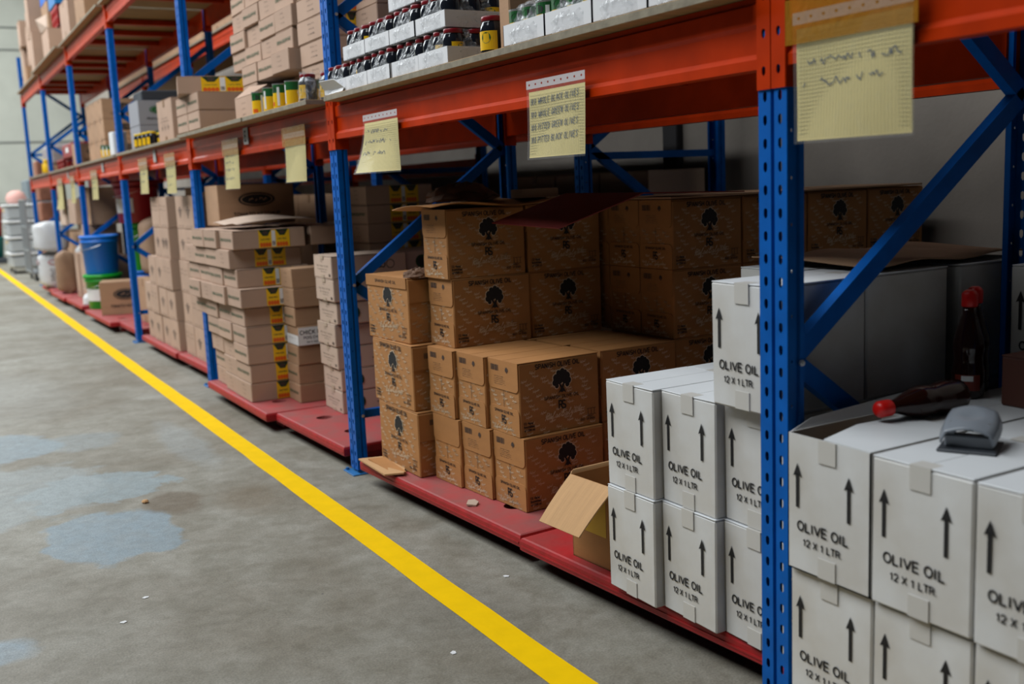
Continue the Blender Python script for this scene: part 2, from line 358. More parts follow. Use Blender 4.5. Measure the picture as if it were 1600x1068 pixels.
# handwriting strokes
G = {
'A': [[(0,0),(.3,1),(.6,0)],[(.1,.4),(.5,.4)]], 'B': [[(0,0),(0,1),(.4,.9),(.4,.6),(0,.5),(.5,.4),(.5,.1),(0,0)]],
'C': [[(.5,.85),(.3,1),(.05,.7),(.05,.3),(.3,0),(.55,.15)]], 'D': [[(0,0),(0,1),(.4,.8),(.5,.4),(.3,.05),(0,0)]],
'E': [[(.5,1),(0,1),(0,0),(.5,0)],[(0,.5),(.4,.5)]], 'G': [[(.5,.85),(.3,1),(.05,.7),(.05,.3),(.3,0),(.55,.2),(.55,.45),(.3,.45)]],
'H': [[(0,0),(0,1)],[(.5,0),(.5,1)],[(0,.5),(.5,.5)]], 'I': [[(.1,0),(.1,1)]], 'K': [[(0,0),(0,1)],[(.5,1),(0,.45),(.5,0)]],
'L': [[(0,1),(0,0),(.45,0)]], 'N': [[(0,0),(0,1),(.5,0),(.5,1)]], 'O': [[(.3,1),(0,.6),(.1,.1),(.4,0),(.6,.5),(.3,1)]],
'P': [[(0,0),(0,1),(.45,.9),(.45,.55),(0,.45)]], 'R': [[(0,0),(0,1),(.45,.9),(.45,.55),(0,.45),(.5,0)]],
'S': [[(.5,.9),(.2,1),(.05,.7),(.45,.4),(.4,.05),(0,.05)]], 'T': [[(0,1),(.6,1)],[(.3,1),(.3,0)]], 'V': [[(0,1),(.3,0),(.6,1)]],
'W': [[(0,1),(.2,0),(.4,.7),(.6,0),(.8,1)]], '0': [[(.2,1),(0,.5),(.2,0),(.4,.5),(.2,1)]], '1': [[(.1,.8),(.2,1),(.2,0)]], ' ': [],
'r': [[(-.3,0),(.1,.3),(.0,.5),(.3,.4),(.3,.1),(.5,0)]],
'a': [[(.35,.45),(.1,.45),(.0,.15),(.2,0),(.4,.4),(.4,.05),(.6,.1)]], 'f': [[(-.1,.1),(.3,.8),(.25,1),(.12,.8),(.1,-.35),(.2,-.3),(.3,.1),(.5,.15)]],
'e': [[(-.05,.1),(.35,.35),(.2,.5),(.02,.2),(.2,0),(.5,.15)]], 'l': [[(0,.1),(.3,.8),(.2,1),(.1,.2),(.3,0),(.5,.2)]],
'g': [[(.35,.45),(.05,.4),(.05,.1),(.35,.3),(.3,-.5),(.05,-.4),(.5,.1)]], 'd': [[(.35,.45),(.05,.4),(.05,.05),(.35,.2),(.5,1),(.4,.1),(.6,.1)]],
'o': [[(.2,.5),(0,.25),(.2,0),(.4,.25),(.2,.5),(.6,.4),(.9,.45)]],
}
def strokes(mb, s, f, x, y, h, lw, mi, slant=.25, sp=.78, narrow=1.0, rise=0.0):
    """handwriting on a mapping f(u,v)->point"""
    cx = x
    for ch in s:
        for pl in G.get(ch, []):
            P = [(cx+(p[0]*.9+p[1]*slant)*h*narrow, y+p[1]*h+(cx-x)*rise) for p in pl]
            for a, b in zip(P, P[1:]):
                dx, dy = b[0]-a[0], b[1]-a[1]; l = math.hypot(dx, dy) or 1
                nx, ny = -dy/l*lw/2, dx/l*lw/2; ex, ey = dx/l*lw*.3, dy/l*lw*.3
                mb.add([f(a[0]-ex+nx, a[1]-ey+ny), f(a[0]-ex-nx, a[1]-ey-ny), f(b[0]+ex-nx, b[1]+ey-ny), f(b[0]+ex+nx, b[1]+ey+ny)], [(0, 1, 2, 3)], mi)
        cx += h*narrow*(.5 if ch in 'I1 l' else sp if ch.isupper() or ch.isdigit() else .55)
    return cx
def scribble(mb, f, x, y, w, h, lw, mi, rnd):
    P = []; cx = x
    while cx < x+w:
        P.append((cx, y+rnd.uniform(0, h))); cx += rnd.uniform(.10, .36)*h
        if rnd.random() < .10: P.append(None); cx += .6*h
    prev = None
    for p in P:
        if prev and p:
            dx, dy = p[0]-prev[0], p[1]-prev[1]; l = math.hypot(dx, dy) or 1; nx, ny = -dy/l*lw/2, dx/l*lw/2
            mb.add([f(prev[0]+nx, prev[1]+ny), f(prev[0]-nx, prev[1]-ny), f(p[0]-nx, p[1]-ny), f(p[0]+nx, p[1]+ny)], [(0, 1, 2, 3)], mi)
        prev = p
def planef(o, u, v):
    o = Vector(o); u = Vector(u); v = Vector(v)
    return lambda a, b: o+u*a+v*b

# ------------------------------------------------------------------ setting
mb = MB(); mb.box(-9, 9, -6, 32, -.1, 0); struct('floor', mb, [conc])
mb = MB(); mb.box(-9, 9, 28, 28.2, 0, 9, 0)
for z in (1.3, 2.85, 5.15, 5.7, 7.4): mb.box(-9, 9, 27.985, 28.0, z-.02, z+.02, 1)
struct('wall_end', mb, [wall_m, joint_m])
mb = MB()      # side wall behind the racks, with a row of high windows
mb.box(2.45, 2.6, -3.2, 16.5, 0, 6.5); mb.box(2.45, 2.6, 16.5, 28, 0, 2.55); mb.box(2.45, 2.6, 16.5, 28, 3.3, 6.5)
for y in (16.5, 18.6, 20.7, 22.8): mb.box(2.45, 2.6, y, y+.35, 2.55, 3.3)
mb.box(2.45, 2.6, 24.9, 28, 2.55, 3.3)
struct('wall_side', mb, [wall_d])
glow = bpy.data.materials.new('daylit_window'); glow.use_nodes = True
glow.node_tree.nodes['Principled BSDF'].inputs['Emission Color'].default_value = (.92, 1, .97, 1); glow.node_tree.nodes['Principled BSDF'].inputs['Emission Strength'].default_value = 1.3
for k, y in enumerate((16.5, 18.6, 20.7, 22.8)):
    mb = MB(); mb.box(2.52, 2.54, y+.35, y+2.1, 2.55, 3.3); struct(f'window_{k+1}', mb, [glow])
mb = MB(); mb.cbox(2.40, 2.45, 3.27, 3.41, 0, 3.2, .006); struct('trim_1', mb, [stripe_m])
mb = MB()
P = [(-.351, 20.), (-.345, 26)]
n = 90
vv = []; rr = random.Random(3)
for i in range(n+1):
    y = -2.0+i*(24.0/n); x0 = -.335+rr.uniform(-.003, .003); x1 = -.232+rr.uniform(-.002, .002)
    vv += [(x0, y, .0015), (x1, y, .0015)]
mb.add(vv, [(2*i, 2*i+1, 2*i+3, 2*i+2) for i in range(n)], 0)
struct('trim_2', mb, [line_m])

# ------------------------------------------------------------------ rack frames
def holed_strip(mb, fn, wdt, z0, z1, cols, pitch, hw, hh, mi=0):
    """sheet (s across, z up) with real openings; cols = centres of hole columns"""
    xs = [0.0]
    for c in cols: xs += [c-hw/2, c+hw/2]
    xs.append(wdt)
    rows = int((z1-z0)/pitch); zr = [z0+i*pitch for i in range(rows+1)]; zr[-1] = z1
    for k in range(len(xs)-1):
        if k % 2 == 0:
            mb.add([fn(xs[k], z0), fn(xs[k+1], z0), fn(xs[k+1], z1), fn(xs[k], z1)], [(0, 1, 2, 3)], mi); continue
        a, b = xs[k], xs[k+1]; c = (b-a)*.32
        for i in range(rows):
            za = zr[i]; zc = za+pitch*.5; h0 = zc-hh/2; h1 = zc+hh/2; zb = zr[i+1]
            mb.add([fn(a, za), fn(b, za), fn(b, h0), fn(a, h0)], [(0, 1, 2, 3)], mi)
            mb.add([fn(a, h1), fn(b, h1), fn(b, zb), fn(a, zb)], [(0, 1, 2, 3)], mi)
            mb.add([fn(a, h0), fn(a+c, h0), fn(a, h0+c*1.6)], [(0, 1, 2)], mi); mb.add([fn(b, h0), fn(b, h0+c*1.6), fn(b-c, h0)], [(0, 1, 2)], mi)
            mb.add([fn(a, h1), fn(a, h1-c), fn(a+c, h1)], [(0, 1, 2)], mi); mb.add([fn(b, h1), fn(b-c, h1), fn(b, h1-c)], [(0, 1, 2)], mi)
_post = {}
def post_mesh(H, fine=True):
    k = (H, fine)
    if k in _post: return _post[k]
    mb = MB(); w, d = .085, .048
    # aisle face in two flats with a groove between, local x into rack, y from -w to 0
    holed_strip(mb, lambda s, z: (0, -s, z), .037, .02, H, [.020], .05, .011, .022)
    holed_strip(mb, lambda s, z: (0, -.048-s, z), .037, .02, H, [.017], .05, .011, .022)
    for a, b in (((0, -.037), (.007, -.0395)), ((.007, -.0395), (.007, -.0455)), ((.007, -.0455), (0, -.048))):
        mb.add([(a[0], a[1], .02), (b[0], b[1], .02), (b[0], b[1], H), (a[0], a[1], H)], [(0, 1, 2, 3)], 0)
    for yy in (0, -w):
        holed_strip(mb, lambda s, z, yy=yy: (s, yy, z), .022, .02, H, [.012], .10 if fine else .2, .006, .008)
        g = .006 if yy < 0 else -.006
        for a, b in (((.022, yy), (.025, yy+g)), ((.025, yy+g), (.033, yy+g)), ((.033, yy+g), (.036, yy)), ((.036, yy), (d, yy))):
            mb.add([(a[0], a[1], .02), (b[0], b[1], .02), (b[0], b[1], H), (a[0], a[1], H)], [(0, 1, 2, 3)], 0)
        yi = yy+(.016 if yy < 0 else -.016)
        mb.add([(d, yy, .02), (d, yi, .02), (d, yi, H), (d, yy, H)], [(0, 1, 2, 3)], 0)
    me = mb.mesh('upright_post', [blue]); _post[k] = me; return me
def bolt_mesh():
    mb = MB(); mb.lathe([(.0075, 0), (.0075, .005), (.004, .0055), (.004, .009), (0, .009)], n=6); return mb.mesh('bolt', [steel])
BOLT = bolt_mesh()
def mirror_post(H):
    k = ('r', H)
    if k in _post: return _post[k]
    me = post_mesh(H).copy()
    for v in me.vertices: v.co.x = -v.co.x
    _post[k] = me; return me
def frame(x0, y, H, depth, label, group, flip=False):
    t = empty('rack_upright_frame', (x0, y, 0)); tag(t, label, 'rack upright', group)
    for nm, xx, me in (('upright_post', 0, post_mesh(H)), ('upright_post', depth, mirror_post(H))):
        o = lnk(nm, me, t, (xx, 0, 0)); sm = o.modifiers.new('solidify', 'SOLIDIFY'); sm.thickness = .002; sm.offset = 0
    for xx in (0, depth):
        m = MB(); s = 1 if xx == 0 else -1
        m.cbox(min(xx-.03*s, xx+.09*s), max(xx-.03*s, xx+.09*s), -.10, .03, 0, .006, .001)
        m.lathe([(.009, 0), (.009, .01), (0, .01)], (xx-.015*s, .015, .006), 6)
        lnk('base_plate', m.mesh('base_plate', [mat('blue_plate', rgb(40, 110, 170), .5)]), t)
    zf = .86; step = .585; z = .28; side = 1
    pts = [(depth-.055, .28), (.045, .865), (depth-.055, 1.45), (.045, 2.03), (depth-.055, 2.61)]
    if H > 3.2: pts.append((.045, 3.19))
    if flip: pts = [(depth-p[0], p[1]) for p in pts]
    for a, b in zip(pts, pts[1:]):
        m = MB(); m.bar((a[0], -.042, a[1]), (b[0], -.042, b[1]), .044, .03, (0, 1, 0)); lnk('diagonal_brace', m.mesh('diagonal_brace', [blue]), t)
    for z in (.27,)+((1.40,) if flip else ())+((2.03,) if H > 3.2 else ()):
        m = MB(); m.bar((.045, -.042, z), (depth-.045, -.042, z), .036, .03, (0, 1, 0)); lnk('horizontal_brace', m.mesh('horizontal_brace', [blue]), t)
    for zz in (.27, .865, 2.03):
        o = lnk('bolt', BOLT, t, (.038, -.087, zz)); o.rotation_euler = (PI/2, 0, 0)
    return t
RD = .90
names = {-1: 'blue rack upright frame nearest the camera, behind the near bay of white cartons',
 0: 'large blue perforated upright frame between white olive oil cartons, closest in view',
 1: 'blue perforated upright frame left of the brown olive oil carton pile',
 2: 'blue upright frame behind the protruding green-printed carton stack',
 3: 'blue upright frame between tall kraft cartons and the oval-logo carton on red pallet',
 4: 'blue upright frame directly in front of the blue bucket',
 5: 'blue upright frame beside the standing brown sack, second from the far end',
 6: 'dark last upright frame at the far end of the racking'}
for i in range(-1, 7):
    frame(0, 2.7*i, 3.5 if i == 6 else 2.97, RD, names[i], 'upright frames of the front rack row')
for i, nm in ((0, 'dark upright frame of the rear rack row, hidden behind near bay cartons'),
              (1, 'dark upright frame of the rear rack row, before the grey wall'), (2, 'dark upright frame of the rear rack row behind the carton stacks'),
              (3, 'rear row upright frame behind the grey oval-logo cartons'), (4, 'rear row upright frame behind the red drum bay'), (5, 'rear row upright frame near the far end')):
    frame(1.30, 2.7*i+.02, 2.97, .92, nm, 'upright frames of the rear rack row', True)

# ------------------------------------------------------------------ beams
BAYN = {-1: 'nearest bay, above the hole punch', 0: 'bay above the brown olive oil cartons', 1: 'bay above the green-printed carton stack', 2: 'bay above the tall kraft cartons',
        3: 'bay above the blue bucket', 4: 'bay above the brown sack', 5: 'farthest bay'}
def beam(x, y0, y1, zb, h, label, group, rear=False, dark=False):
    """open-step box beam; front face at x (towards aisle)"""
    t = empty('rack_beam', (x, y0, zb)); tag(t, label, 'rack beam', group); s = -1 if rear else 1
    L = y1-y0; m = MB()
    prof = [(0, 0), (.045, 0), (.045, h), (.014, h), (.014, h-.012), (.004, h-.018), (.004, h*.62), (.010, h*.56), (.010, .034), (0, .022)]
    v = [(s*p[0], yy, p[1]) for yy in (0.002, L-.002) for p in prof]; n = len(prof)
    f = [(k, (k+1) % n, n+(k+1) % n, n+k) for k in range(n)]+[tuple(range(n-1, -1, -1)), tuple(range(n, 2*n))]
    m.add(v, f, 0); lnk('beam_section', m.mesh('beam_section', [orange]), t)
    for yy, sg in ((0, -1), (L, 1)):
        m = MB()      # L-shaped connector wrapped over the upright, with slotted holes
        a, b = (-.041, 0) if sg < 0 else (0, .041)
        fn = lambda q, z: (-.004*s, a+q, z)
        holed_strip(m, fn, .041, -.045, h+.035, [.020], (h+.08)/3, .011, .02)
        m.add([(-.004*s, a, -.045), (.055*s, a, -.045), (.055*s, a, h+.035), (-.004*s, a, h+.035)] if sg < 0 and False else
              [(-.004*s, a if sg > 0 else b, -.045), (.058*s, a if sg > 0 else b, -.045), (.058*s, a if sg > 0 else b, h+.035), (-.004*s, a if sg > 0 else b, h+.035)], [(0, 1, 2, 3)], 0)
        o = lnk('beam_connector', m.mesh('beam_connector', [orange]), t, (0, yy, 0))
        md = o.modifiers.new('solidify', 'SOLIDIFY'); md.thickness = .003; md.offset = 0
    return t
for lv, zb, h in (('lower', 1.505, .155), ('upper', 2.80, .15)):
    for i in range(-1, 6):
        y0, y1 = 2.7*i, 2.7*i+2.615
        beam(0, y0, y1, zb, h, f'front orange {lv} beam, {BAYN[i]}', f'{lv} front beams')
        beam(RD, y0, y1, zb, h, f'rear orange {lv} beam, {BAYN[i]}', f'{lv} rear beams', rear=True)
for i in range(0, 5):
    beam(1.30, 2.7*i+.02, 2.7*i+2.635, 1.505, .14, f'aisle-side beam of the rear rack row, {BAYN[i]}', 'rear row beams')
    if i > 1: beam(2.22, 2.7*i+.02, 2.7*i+2.635, 1.36, .12, f'wall-side beam of the rear rack row, {BAYN[i]}', 'rear row beams', rear=True)
for i in range(1, 6):
    beam(1.30, 2.7*i+.02, 2.7*i+2.635, 2.80, .15, f'upper aisle-side beam of the rear rack row, {BAYN[i]}', 'rear row beams')
# pallet support bars under boards
for lv, zt in (('lower', 1.655), ('upper', 2.945)):
    for i in range(-1, 6):
        for k, yy in enumerate((.62, 1.3, 1.98)):
            m = MB(); m.cbox(.046, RD-.046, -.03, .03, -.05, 0, .004)
            o = lnk('shelf_support_bar', m.mesh('shelf_support_bar', [orange]), None, (0, 2.7*i+yy, zt))
            tag(o, f'{["near","middle","far"][k]} red crossbar under {lv} shelf, {BAYN[i]}', 'shelf support bar', f'{lv} shelf support bars')
# shelf boards
LATE = []
def board(x0, x1, y0, y1, z, label, rz=0.0, t=.022):
    m = MB(); m.cbox(x0, x1, y0, y1, 0, t, .0015)
    me = m.mesh('plywood_shelf', [ply, ply_edge])
    for p in me.polygons:
        if abs(p.normal.z) < .5: p.material_index = 1
    o = lnk('plywood_shelf', me, None, (0, 0, z), rz); tag(o, label, 'shelf board', 'plywood shelf boards'); return o
board(-.03, .88, -2.68, -.10, 1.661, 'plywood shelf board of the nearest bay')
board(-.055, .90, .02, 2.585, 1.661, 'plywood shelf board carrying the film-wrapped jar trays')
board(-.085, .88, 2.73, 3.75, 1.661, 'plywood shelf board under the yellow and green cans')
board(-.09, .88, 3.76, 5.28, 1.661, 'plywood shelf board under the long kraft cartons')
board(-.04, .88, 5.43, 7.98, 1.661, 'plywood shelf board under the yellow-lidded jars')
board(-.03, .88, 8.13, 10.70, 1.661, 'plywood shelf board holding oval-printed kraft cartons')
board(-.03, .88, 10.83, 13.40, 1.661, 'plywood shelf board holding the red crate')
board(-.03, .88, 13.53, 16.08, 1.661, 'farthest lower plywood shelf board')
for i, xx in ((-1, -.03), (0, -.05), (1, -.05), (2, -.05), (3, -.06), (4, -.095), (5, -.05)):
    board(xx, .88, 2.7*i+.03, 2.7*i+2.66, 2.951, f'upper plywood shelf board, {BAYN[i]}')
for k in range(17): LATE.append(('bigbrown', 1.34, 5.5+.615*k, 2.974, f'kraft carton on the rear row top shelf, number {k+1} counted from the near end', 'kraft cartons on the rear row top shelf'))
board(1.28, 2.2, 2.75, 7.9, 1.65, 'plywood shelf board of the rear rack row')
board(1.28, 2.22, 2.75, 16.0, 2.951, 'long upper plywood board of the rear rack row')
board(1.28, 2.22, 8.1, 16.0, 1.65, 'far plywood shelf board of the rear rack row')

# ------------------------------------------------------------------ cartons
SIG = 'rafael salgado'
def sig_pattern(mb, o, u, v, w, h, mi, seed, size=.0085):
    rnd = random.Random(seed); f = planef(o, u, v); y = .012; row = 0
    while y < h-.02:
        x = .006+(row % 2)*.03
        while x < w-.052:
            a = rnd.uniform(-.1, .25); yy = y+rnd.uniform(-.008, .008)
            strokes(mb, 'Rafael', f, x+rnd.uniform(0,.01), yy+.008, size, .0008, mi, .4, .6, .85, a)
            if x < w-.065: strokes(mb, 'Salgado', f, x+.012+rnd.uniform(0,.01), yy-.005, size, .0008, mi, .4, .6, .85, a)
            x += .066+rnd.uniform(-.006, .014)
        y += .031; row += 1
def tree(mb, o, u, v, cx, cy, s, mi_dark, mi_light, ev):
    """olive tree mark: crown of leaf clusters, branching trunk, pale outline"""
    o2 = Vector(o)+Vector(ev)*.0003
    bl = [(-.32, .62, .2), (0, .74, .24), (.32, .66, .2), (-.4, .38, .17), (.4, .42, .18), (-.14, .46, .2), (.2, .46, .2), (-.3, .2, .12), (.33, .22, .13), (.05, .93, .14), (-.18, .86, .14), (.22, .86, .12)]
    for (x, y, r) in bl: disc(mb, o, u, v, cx+x*s, cy+y*s, (r+.04)*s, mi_light, 10)
    for i, (x, y, r) in enumerate(bl): disc(mb, Vector(o2)+Vector(ev)*.00003*i, u, v, cx+x*s, cy+y*s, r*s, mi_dark, 9)
    mb.plane([(cx+a*s, cy+b*s) for a, b in [(-.22, -.18), (-.08, -.1), (0, -.16), (.1, -.1), (.25, -.18), (.1, .1), (.2, .35), (.08, .3), (0, .15), (-.1, .35), (-.2, .32), (-.06, .08)]], [tuple(range(12))], o2, u, v, mi_dark)
def barcode(mb, o, u, v, x, y, w, h, mi):
    rnd = random.Random(5); xx = x
    while xx < x+w:
        b = rnd.choice((.0012, .002, .003)); rect(mb, o, u, v, xx, xx+b, y, y+h, mi); xx += b+rnd.choice((.0012, .002))
def smallprint(mb, o, u, v, x, y, w, n, mi, lh=.007, seed=1):
    rnd = random.Random(seed); f = planef(o, u, v)
    for k in range(n): scribble(mb, f, x, y-k*lh, w*rnd.uniform(.6, 1), lh*.45, .0008, mi, rnd)
EPS = .0018
def planes(w, d):
    F = ((-d/2-EPS, w/2, 0), (0, -1, 0), (0, 0, 1), (-1, 0, 0))
    S = ((-d/2, -w/2-EPS, 0), (1, 0, 0), (0, 0, 1), (0, -1, 0))
    return F, S
def off(o, n, e): return (o[0]+n[0]*e, o[1]+n[1]*e, o[2]+n[2]*e)
def art_white(mb, w, d, h):
    (o, u, v, n), S = planes(w, d)
    for cx in (.13, .76):
        x = cx*w; y0 = h*.47; y1 = h*.78
        rect(mb, o, u, v, x-.0045, x+.0045, y0, y1-.02, 1)
        mb.plane([(x-.0125, y1-.026), (x, y1-.021), (x+.0125, y1-.026), (x, y1+.004)], [(0, 1, 3), (1, 2, 3)], o, u, v, 1)
    put_text(mb, 'OLIVE OIL', o, u, v, .024, w*.64, 1, w*.13, h*.30, .05)
    put_text(mb, '12 X 1 LTR.', o, u, v, .018, w*.50, 1, w*.20, h*.195, .045)
def spanish(mb, o, u, v, n, w, h, seed, band=True):
    sig_pattern(mb, o, u, v, w, h, 2, seed)
    o1 = off(o, n, .0004); o2 = off(o, n, .0008)
    if band:
        put_text(mb, 'SPANISH OLIVE OIL', o1, u, v, .020, w*.56, 1, w*.20, h*.885, .03)
    tree(mb, o1, u, v, w*.52, h*.57, h*.27, 1, 2, n)
    put_text(mb, 'SPANISH OLIVE OIL', o1, u, v, .0135, w*.44, 1, w*.30, h*.452, .035)
    put_text(mb, 'R', o1, u, v, h*.13, w*.055, 1, w*.475, h*.30, .07); put_text(mb, 'S', o2, u, v, h*.13, w*.055, 1, w*.515, h*.30, .07)
    f = planef(o2, u, v); strokes(mb, 'Rafael', f, w*.30, h*.18, .027, .0017, 2, .45, .62, .9, .1); strokes(mb, 'Salgado', f, w*.50, h*.20, .027, .0017, 2, .45, .62, .9, .1)
    for k, s in enumerate(('12 glass', 'bottles', 'of 1000 ml')): put_text(mb, s, o1, u, v, .009, .046 if k else .040, 1, w*.04, h*.17-k*.0125, .04)
    put_text(mb, 'SGO', o1, u, v, .010, .022, 1, w*.74, h*.085, .04); put_text(mb, 'OF SPAIN', o1, u, v, .009, .038, 1, w*.82, h*.085, .03); put_text(mb, 'PRODUCT', o1, u, v, .006, .028, 1, w*.83, h*.125, .03)
    for a in (.84, .88, .92): rect(mb, o1, u, v, w*a, w*a+.002, h*.16, h*.24, 1)
    rect(mb, o1, u, v, w*.83, w*.945, h*.238, h*.244, 1); rect(mb, o1, u, v, w*.83, w*.945, h*.155, h*.16, 1)
def art_spanish(mb, w, d, h):
    F, S = planes(w, d); spanish(mb, *S, d, h, 11)
    o, u, v, n = F; sig_pattern(mb, o, u, v, w, h, 2, 12); rect(mb, off(o, n, .0003), u, v, w*.495, w*.505, h*.35, h*.6, 3)
def art_spanish_wide(mb, w, d, h):
    F, S = planes(w, d); spanish(mb, *F, w, h, 13, True)
    o, u, v, n = S; sig_pattern(mb, o, u, v, d, h, 2, 14)
def endflap(w, h, upper, ty=None):
    """glued end flap with rounded free corners (child part)"""
    m = MB(); t = .0028; H_ = h*.40 if upper else h*.36
    pts = []; r = .02
    if upper: base = [(0, H_), (w, H_)]; c = [(w-r, r, -PI/2, 1), (r, r, -PI, 1)]
    def arc(cx, cy, a0, a1): return [(cx+r*math.cos(a0+(a1-a0)*k/4), cy+r*math.sin(a0+(a1-a0)*k/4)) for k in range(5)]
    if upper: pts = [(0, H_)]+arc(r, r, PI, 1.5*PI)+arc(w-r, r, 1.5*PI, 2*PI)+[(w, H_)]
    else: pts = [(0, 0), (w, 0)]+arc(w-r, H_-r, 0, PI/2)+arc(r, H_-r, PI/2, PI)
    n = len(pts); o = (0, 0, 0); u = (0, -1, 0); v = (0, 0, 1)
    P3 = [(-t, -a, b) for a, b in pts]+[(0, -a, b) for a, b in pts]
    m.add(P3, [tuple(range(n))]+[(k, k+n, (k+1) % n+n, (k+1) % n) for k in range(n)], 0)
    oo = (-t-.0005, 0, 0)
    if upper:
        if ty != 'plain':
            barcode(m, oo, u, v, w*.1, H_*.62, w*.26, .022, 1); tree(m, oo, u, v, w*.64, H_*.62, .018, 1, 0, (-1, 0, 0))
            smallprint(m, oo, u, v, w*.2, H_*.42, w*.5, 5, 3)
    else:
        sig_pattern(m, oo, u, v, w, H_*.9, 2, 21)
        o2 = (-t-.001, 0, 0)
        put_text(m, 'SPANISH OLIVE OIL', o2, u, v, .011, w*.64, 1, w*.18, H_*.77, .035)
        put_text(m, 'R', o2, u, v, H_*.34, w*.09, 1, w*.42, H_*.36, .07); put_text(m, 'S', (-t-.0013, 0, 0), u, v, H_*.34, w*.09, 1, w*.485, H_*.36, .07)
        f = planef((-t-.0015, 0, 0), u, v); strokes(m, 'Rafael', f, w*.16, H_*.12, .016, .0013, 2, .45, .62, .9, .05); strokes(m, 'Salgado', f, w*.46, H_*.14, .016, .0013, 2, .45, .62, .9, .05)
    return m.mesh('end_flap', [kraft_o, ink_soft if upper else ink, ink_white, ink_soft])
def fruit_label(mb, o, u, v, x0, x1, y0, y1):
    """printed can-picture label: yellow ground, green top with dark oval, orange fruit, grey data panel"""
    o = Vector(o); n = Vector(u).cross(Vector(v)); 
    rect(mb, o, u, v, x0, x1, y0, y1, 4); H_ = y1-y0; W_ = x1-x0; o1 = o+n*.0003; o2 = o+n*.0006
    for k in (0, 1):
        a = x0+W_*(.04+.54*k); b = a+W_*.36
        mb.plane([(a-W_*.02, y1), (a+.1*W_, y1-H_*.34), (b-.1*W_, y1-H_*.34), (b+W_*.02, y1)], [(0, 1, 2, 3)], o1, u, v, 5)
        disc(mb, o2, u, v, (a+b)/2, y1-H_*.16, W_*.09, 1, 12, H_*.1)
        for j in range(4): disc(mb, o2, u, v, a+W_*(.04+.09*j), y0+H_*.16, W_*.05, 6, 8, H_*.14)
        f = planef(o2, u, v); put_text(mb, 'CHICK PEAS', o2, u, v, H_*.09, W_*.28, 1, a+W_*.03, y0+H_*.42, .03)
    rect(mb, o1, u, v, x0+W_*.42, x0+W_*.54, y0+H_*.05, y1-H_*.05, 7)
    barcode(mb, o2, u, v, x0+W_*.435, y0+H_*.1, W_*.09, H_*.25, 1)
def art_green(side):
    def a(mb, w, d, h):
        (o, u, v, n), (o2, u2, v2, n2) = planes(w, d)
        if side != 'lines':
            put_text(mb, 'STORE IN A COOL DRY PLACE', o, u, v, h*.17, w*.84, 2, w*.06, h*.42, .03)
        else:
            f = planef(o, u, v); r = random.Random(4)
            for k in range(3): scribble(mb, f, w*.38, h*(.72-.22*k), w*.22, h*.07, .0012, 1, r)
        if side != 'plain': fruit_label(mb, off(o2, n2, .0002), u2, v2, d*.35, d*.78, h*.04, h*.96)
    return a
def art_tall(kind):
    def a(mb, w, d, h):
        (o, u, v, n), S = planes(w, d); f = planef(o, u, v); r = random.Random(8)
        if kind == 0:
            for k in range(2):
                scribble(mb, f, w*.08, h*(.70-.13*k), w*.34, h*.035, .0016, 1, r); scribble(mb, f, w*.55, h*(.68-.13*k), w*.34, h*.035, .0016, 1, r)
        else:
            for c in ((.5,) if kind == 1 else (.3, .68)):
                for k, ww in enumerate((.16, .42, .3, .2, .1)): rect(mb, o, u, v, w*(c-ww/2), w*(c+ww/2), h*(.62-.07*k), h*(.655-.07*k), 1)
        scribble(mb, f, w*.2, h*.06, w*.22, h*.04, .0016, 1, r); scribble(mb, f, w*.55, h*.06, w*.3, h*.04, .0016, 1, r)
    return a
def art_seven(mb, w, d, h):
    (o, u, v, n), (o2, u2, v2, n2) = planes(w, d)
    put_text(mb, 'SABIYA TRADING', o, u, v, .010, w*.34, 1, w*.33, h*.70, .03) if False else smallprint(mb, o, u, v, w*.4, h*.72, w*.2, 1, 1, .01, 3)
    f = planef(o, u, v); r = random.Random(9)
    scribble(mb, f, w*.2, h*.52, w*.62, .008, .0016, 1, r); scribble(mb, f, w*.24, h*.38, w*.5, .006, .0012, 1, r); scribble(mb, f, w*.4, h*.27, w*.3, .006, .0012, 1, r)
    for k in (.14, .2): rect(mb, o, u, v, w*.84, w*.93, h*(k-.02), h*(k+.02), 3)
    disc(mb, o2, u2, v2, d*.22, h*.48, h*.30, 1, 20); disc(mb, off(o2, n2, .0003), u2, v2, d*.22, h*.48, h*.26, 2, 20); disc(mb, off(o2, n2, .0006), u2, v2, d*.22, h*.48, h*.23, 1, 20)
    f = planef(o2, u2, v2)
    for i in range(5):
        cx = d*(.46+.05*i); mb_pts = [(cx, h*.4), (cx+.012, h*.36), (cx+.02, h*.45), (cx+.018, h*.6)]
        for a, b in zip(mb_pts, mb_pts[1:]):
            dx, dy = b[0]-a[0], b[1]-a[1]; l = math.hypot(dx, dy); nx, ny = -dy/l*.0025, dx/l*.0025
            mb.add([f(a[0]+nx, a[1]+ny), f(a[0]-nx, a[1]-ny), f(b[0]-nx, b[1]-ny), f(b[0]+nx, b[1]+ny)], [(0, 1, 2, 3)], 1)
    disc(mb, o2, u2, v2, d*.78, h*.5, h*.2, 1, 16); disc(mb, off(o2, n2, .0003), u2, v2, d*.78, h*.5, h*.17, 0, 16)
